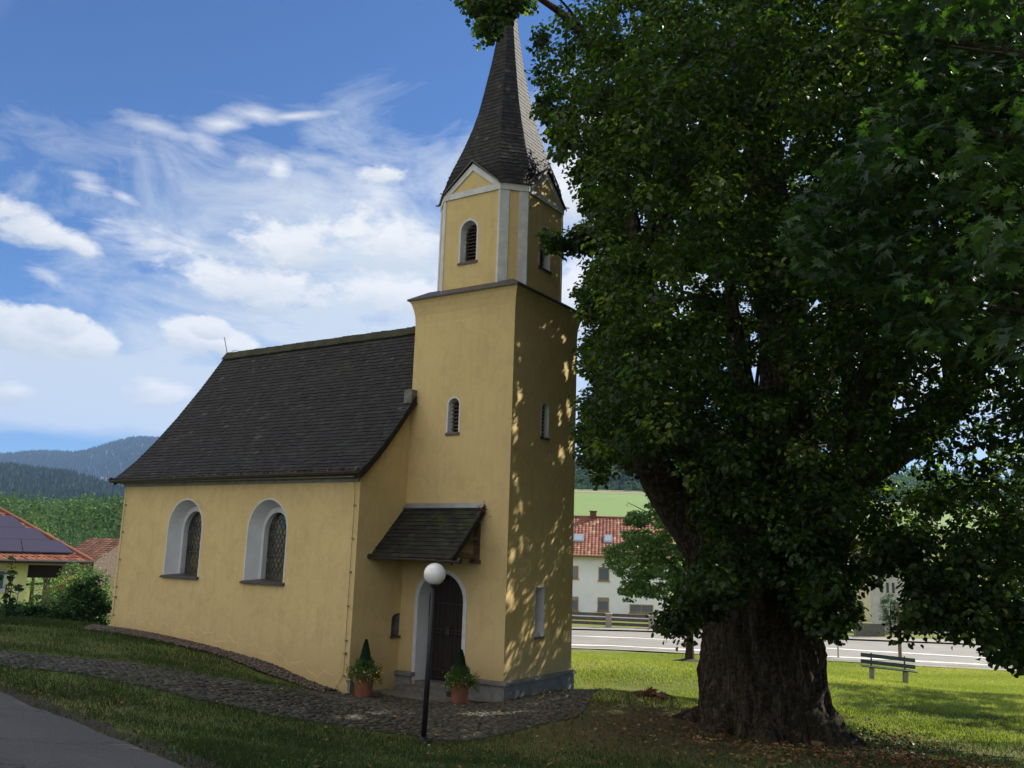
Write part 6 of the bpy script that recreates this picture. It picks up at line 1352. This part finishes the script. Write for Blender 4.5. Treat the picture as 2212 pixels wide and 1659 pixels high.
# ================================================================== grass, fallen leaves
polyC = [tuple(p) for p in C_poly]; polyG = [tuple(p) for p in G_poly]; polyA = [tuple(p) for p in A_poly]
def grass(name, D0, D1, n, h0, h1, w, m, px0=-160, px1=2380, dens=None):
    D = np.sqrt(RN.uniform(D0**2, D1**2, n)) if D0 > 14 else RN.uniform(D0, D1, n); px = RN.uniform(px0, px1, n)
    X = CP[0]+GF[0]*D+GR[0]*(px-1106)/F*D; Y_ = CP[1]+GF[1]*D+GR[1]*(px-1106)/F*D
    X += RN.normal(0, .02, n); k_ = ~in_church(X, Y_) & ~inpoly(X, Y_, polyG) & ~inpoly(X, Y_, polyA)
    inC = inpoly(X, Y_, polyC); k_ &= ~inC | ((RN.random(n) < np.where((X < -.5) & (Y_ < -3.9), .38, .06)) & (np.sin(X*2.1+Y_)*np.sin(Y_*1.7+1) > np.where((X < -.5) & (Y_ < -3.9), -.1, .25)))
    clump = .5+.5*np.sin(X*1.9+np.sin(Y_*2.3))*np.sin(Y_*1.6+np.cos(X*1.1)); wornv = np.exp(-((X-TRUNK[0]+.5)**2+(Y_-TRUNK[1]+1.5)**2)/14)
    wornv += .2*np.exp(-(((X-2)/6)**2+((Y_+3.8)/2.2)**2)); wornv += .75*inpoly(X, Y_, [tuple(p) for p in soil_poly])
    k_ &= RN.random(n) > np.clip(wornv*1.05, 0, .97)*.9; k_ &= RN.random(n) < .55+.45*clump
    X, Y_, cl = X[k_], Y_[k_], clump[k_]; N = len(X); Z = height(X, Y_)+.012*np.sin(X*3.1)*np.cos(Y_*2.7)-.005; a = RN.uniform(0, 6.283, N); hh = RN.uniform(h0, h1, N)*(.7+.6*cl); ww = w*RN.uniform(.7, 1.3, N)
    lx, ly = RN.normal(0, .35, (2, N))*hh; ca, sa = np.cos(a)*ww/2, np.sin(a)*ww/2
    V = np.stack([np.stack([X-ca, Y_-sa, Z], 1), np.stack([X+ca, Y_+sa, Z], 1), np.stack([X+lx*.4+ca*.7, Y_+ly*.4+sa*.7, Z+hh*.6], 1), np.stack([X+lx, Y_+ly, Z+hh], 1), np.stack([X+lx*.4-ca*.7, Y_+ly*.4-sa*.7, Z+hh*.6], 1)], 1).reshape(-1, 3)
    Fc = np.arange(N*5).reshape(-1, 5); dry = .5+.5*np.sin(X*.55+1.3*np.sin(Y_*.4))*np.sin(Y_*.47+np.cos(X*.31)*1.7); v = np.clip(RN.beta(2, 3, N)*(.6+.8*dry)+.25*(1-cl)*RN.random(N)-.12*(1-dry), 0, 1)
    tag(uniform_mesh(name, V, Fc, M[m], None, v), kind='stuff')
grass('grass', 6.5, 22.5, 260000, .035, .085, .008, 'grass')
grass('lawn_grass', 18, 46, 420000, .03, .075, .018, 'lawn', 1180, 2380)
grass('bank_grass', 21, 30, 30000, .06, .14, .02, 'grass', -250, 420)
# clover and broad weeds in the near grass
n = 9000; D = RN.uniform(7, 16, n); px = RN.uniform(-150, 2300, n); X = CP[0]+GF[0]*D+GR[0]*(px-1106)/F*D; Y_ = CP[1]+GF[1]*D+GR[1]*(px-1106)/F*D
k_ = ~inpoly(X, Y_, polyA) & ~inpoly(X, Y_, polyC) & ~inpoly(X, Y_, polyG) & ~in_church(X, Y_); X, Y_ = X[k_], Y_[k_]; P = np.stack([X, Y_, height(X, Y_)+RN.uniform(.02, .05, len(X))], 1)
tag(leaf_cloud('clover', P, RN.uniform(.02, .04, len(P)), M['grass'], None, SH_HEART, 1.5, .1), kind='stuff')
def litter(name, cx, cy, sx, sy, n, m, s0, s1, z=.045, uni=False):
    X = RN.normal(cx, sx, n) if not uni else RN.uniform(cx-sx, cx+sx, n); Y_ = RN.normal(cy, sy, n) if not uni else RN.uniform(cy-sy, cy+sy, n)
    k_ = ~in_church(X, Y_); X, Y_ = X[k_], Y_[k_]; P = np.stack([X, Y_, height(X, Y_)+z+RN.uniform(-.02, .02, len(X))], 1)
    tag(leaf_cloud(name, P, RN.uniform(s0, s1, len(P)), m, None, SH_HEART, 2.2, 0), kind='stuff')
litter('fallen_leaves', TRUNK[0]+.5, TRUNK[1]-2.2, 2.6, 1.8, 1700, M['drop'], .03, .07)
litter('fallen_leaves', 2.0, -5.5, 4.5, 3.2, 420, M['drop'], .025, .06)
rp_ = hit(1960, 1650); litter('fallen_leaves', rp_[0], rp_[1], 1.6, .9, 800, M['redleaf'], .03, .07)
rp_ = hit(1850, 1590); litter('fallen_leaves', rp_[0], rp_[1], 1.0, .8, 420, M['redleaf'], .03, .07)
litter('fallen_leaves', -6, -4.5, 6, 2.5, 260, M['drop'], .025, .05)
litter('fallen_leaves', -1.2, -.8, 1.3, .4, 130, M['redleaf'], .025, .05)
# ivy-like shoots at the linden's roots
rt = hit(1830, 1600); iv = RN.normal(0, 1, (420, 3))*[.55, .35, .1]+[rt[0], rt[1], rt[2]+.1]
o = empty('ivy_plant', tuple(rt)); tag(o, 'low ivy shoots growing at the right foot of the linden trunk', 'plant'); leaf_cloud('foliage', iv-rt, RN.uniform(.03, .07, 420), M['bush'], o, SH_HEART, .5, .2)

# ================================================================== air
if HAZE:
    mb = MB(); 
    hc = CP[:2]+GF*1800
    R0 = 7300; mb.box((CP[0]-R0, CP[1]-R0, -30), (CP[0]+R0, CP[1]+R0, 640)); 
    m = bpy.data.materials.new('haze_air'); m.use_nodes = True; nt = m.node_tree; nt.nodes.clear(); k = NT(nt)
    vol = k.n('ShaderNodeVolumePrincipled'); vol.inputs['Color'].default_value = (.34, .55, .98, 1); vol.inputs['Density'].default_value = .00010; vol.inputs['Anisotropy'].default_value = .2
    out = k.n('ShaderNodeOutputMaterial'); k.l(vol.outputs[0], out.inputs['Volume'])
    hzo = mb.build('haze', m); tag(hzo, kind='stuff')
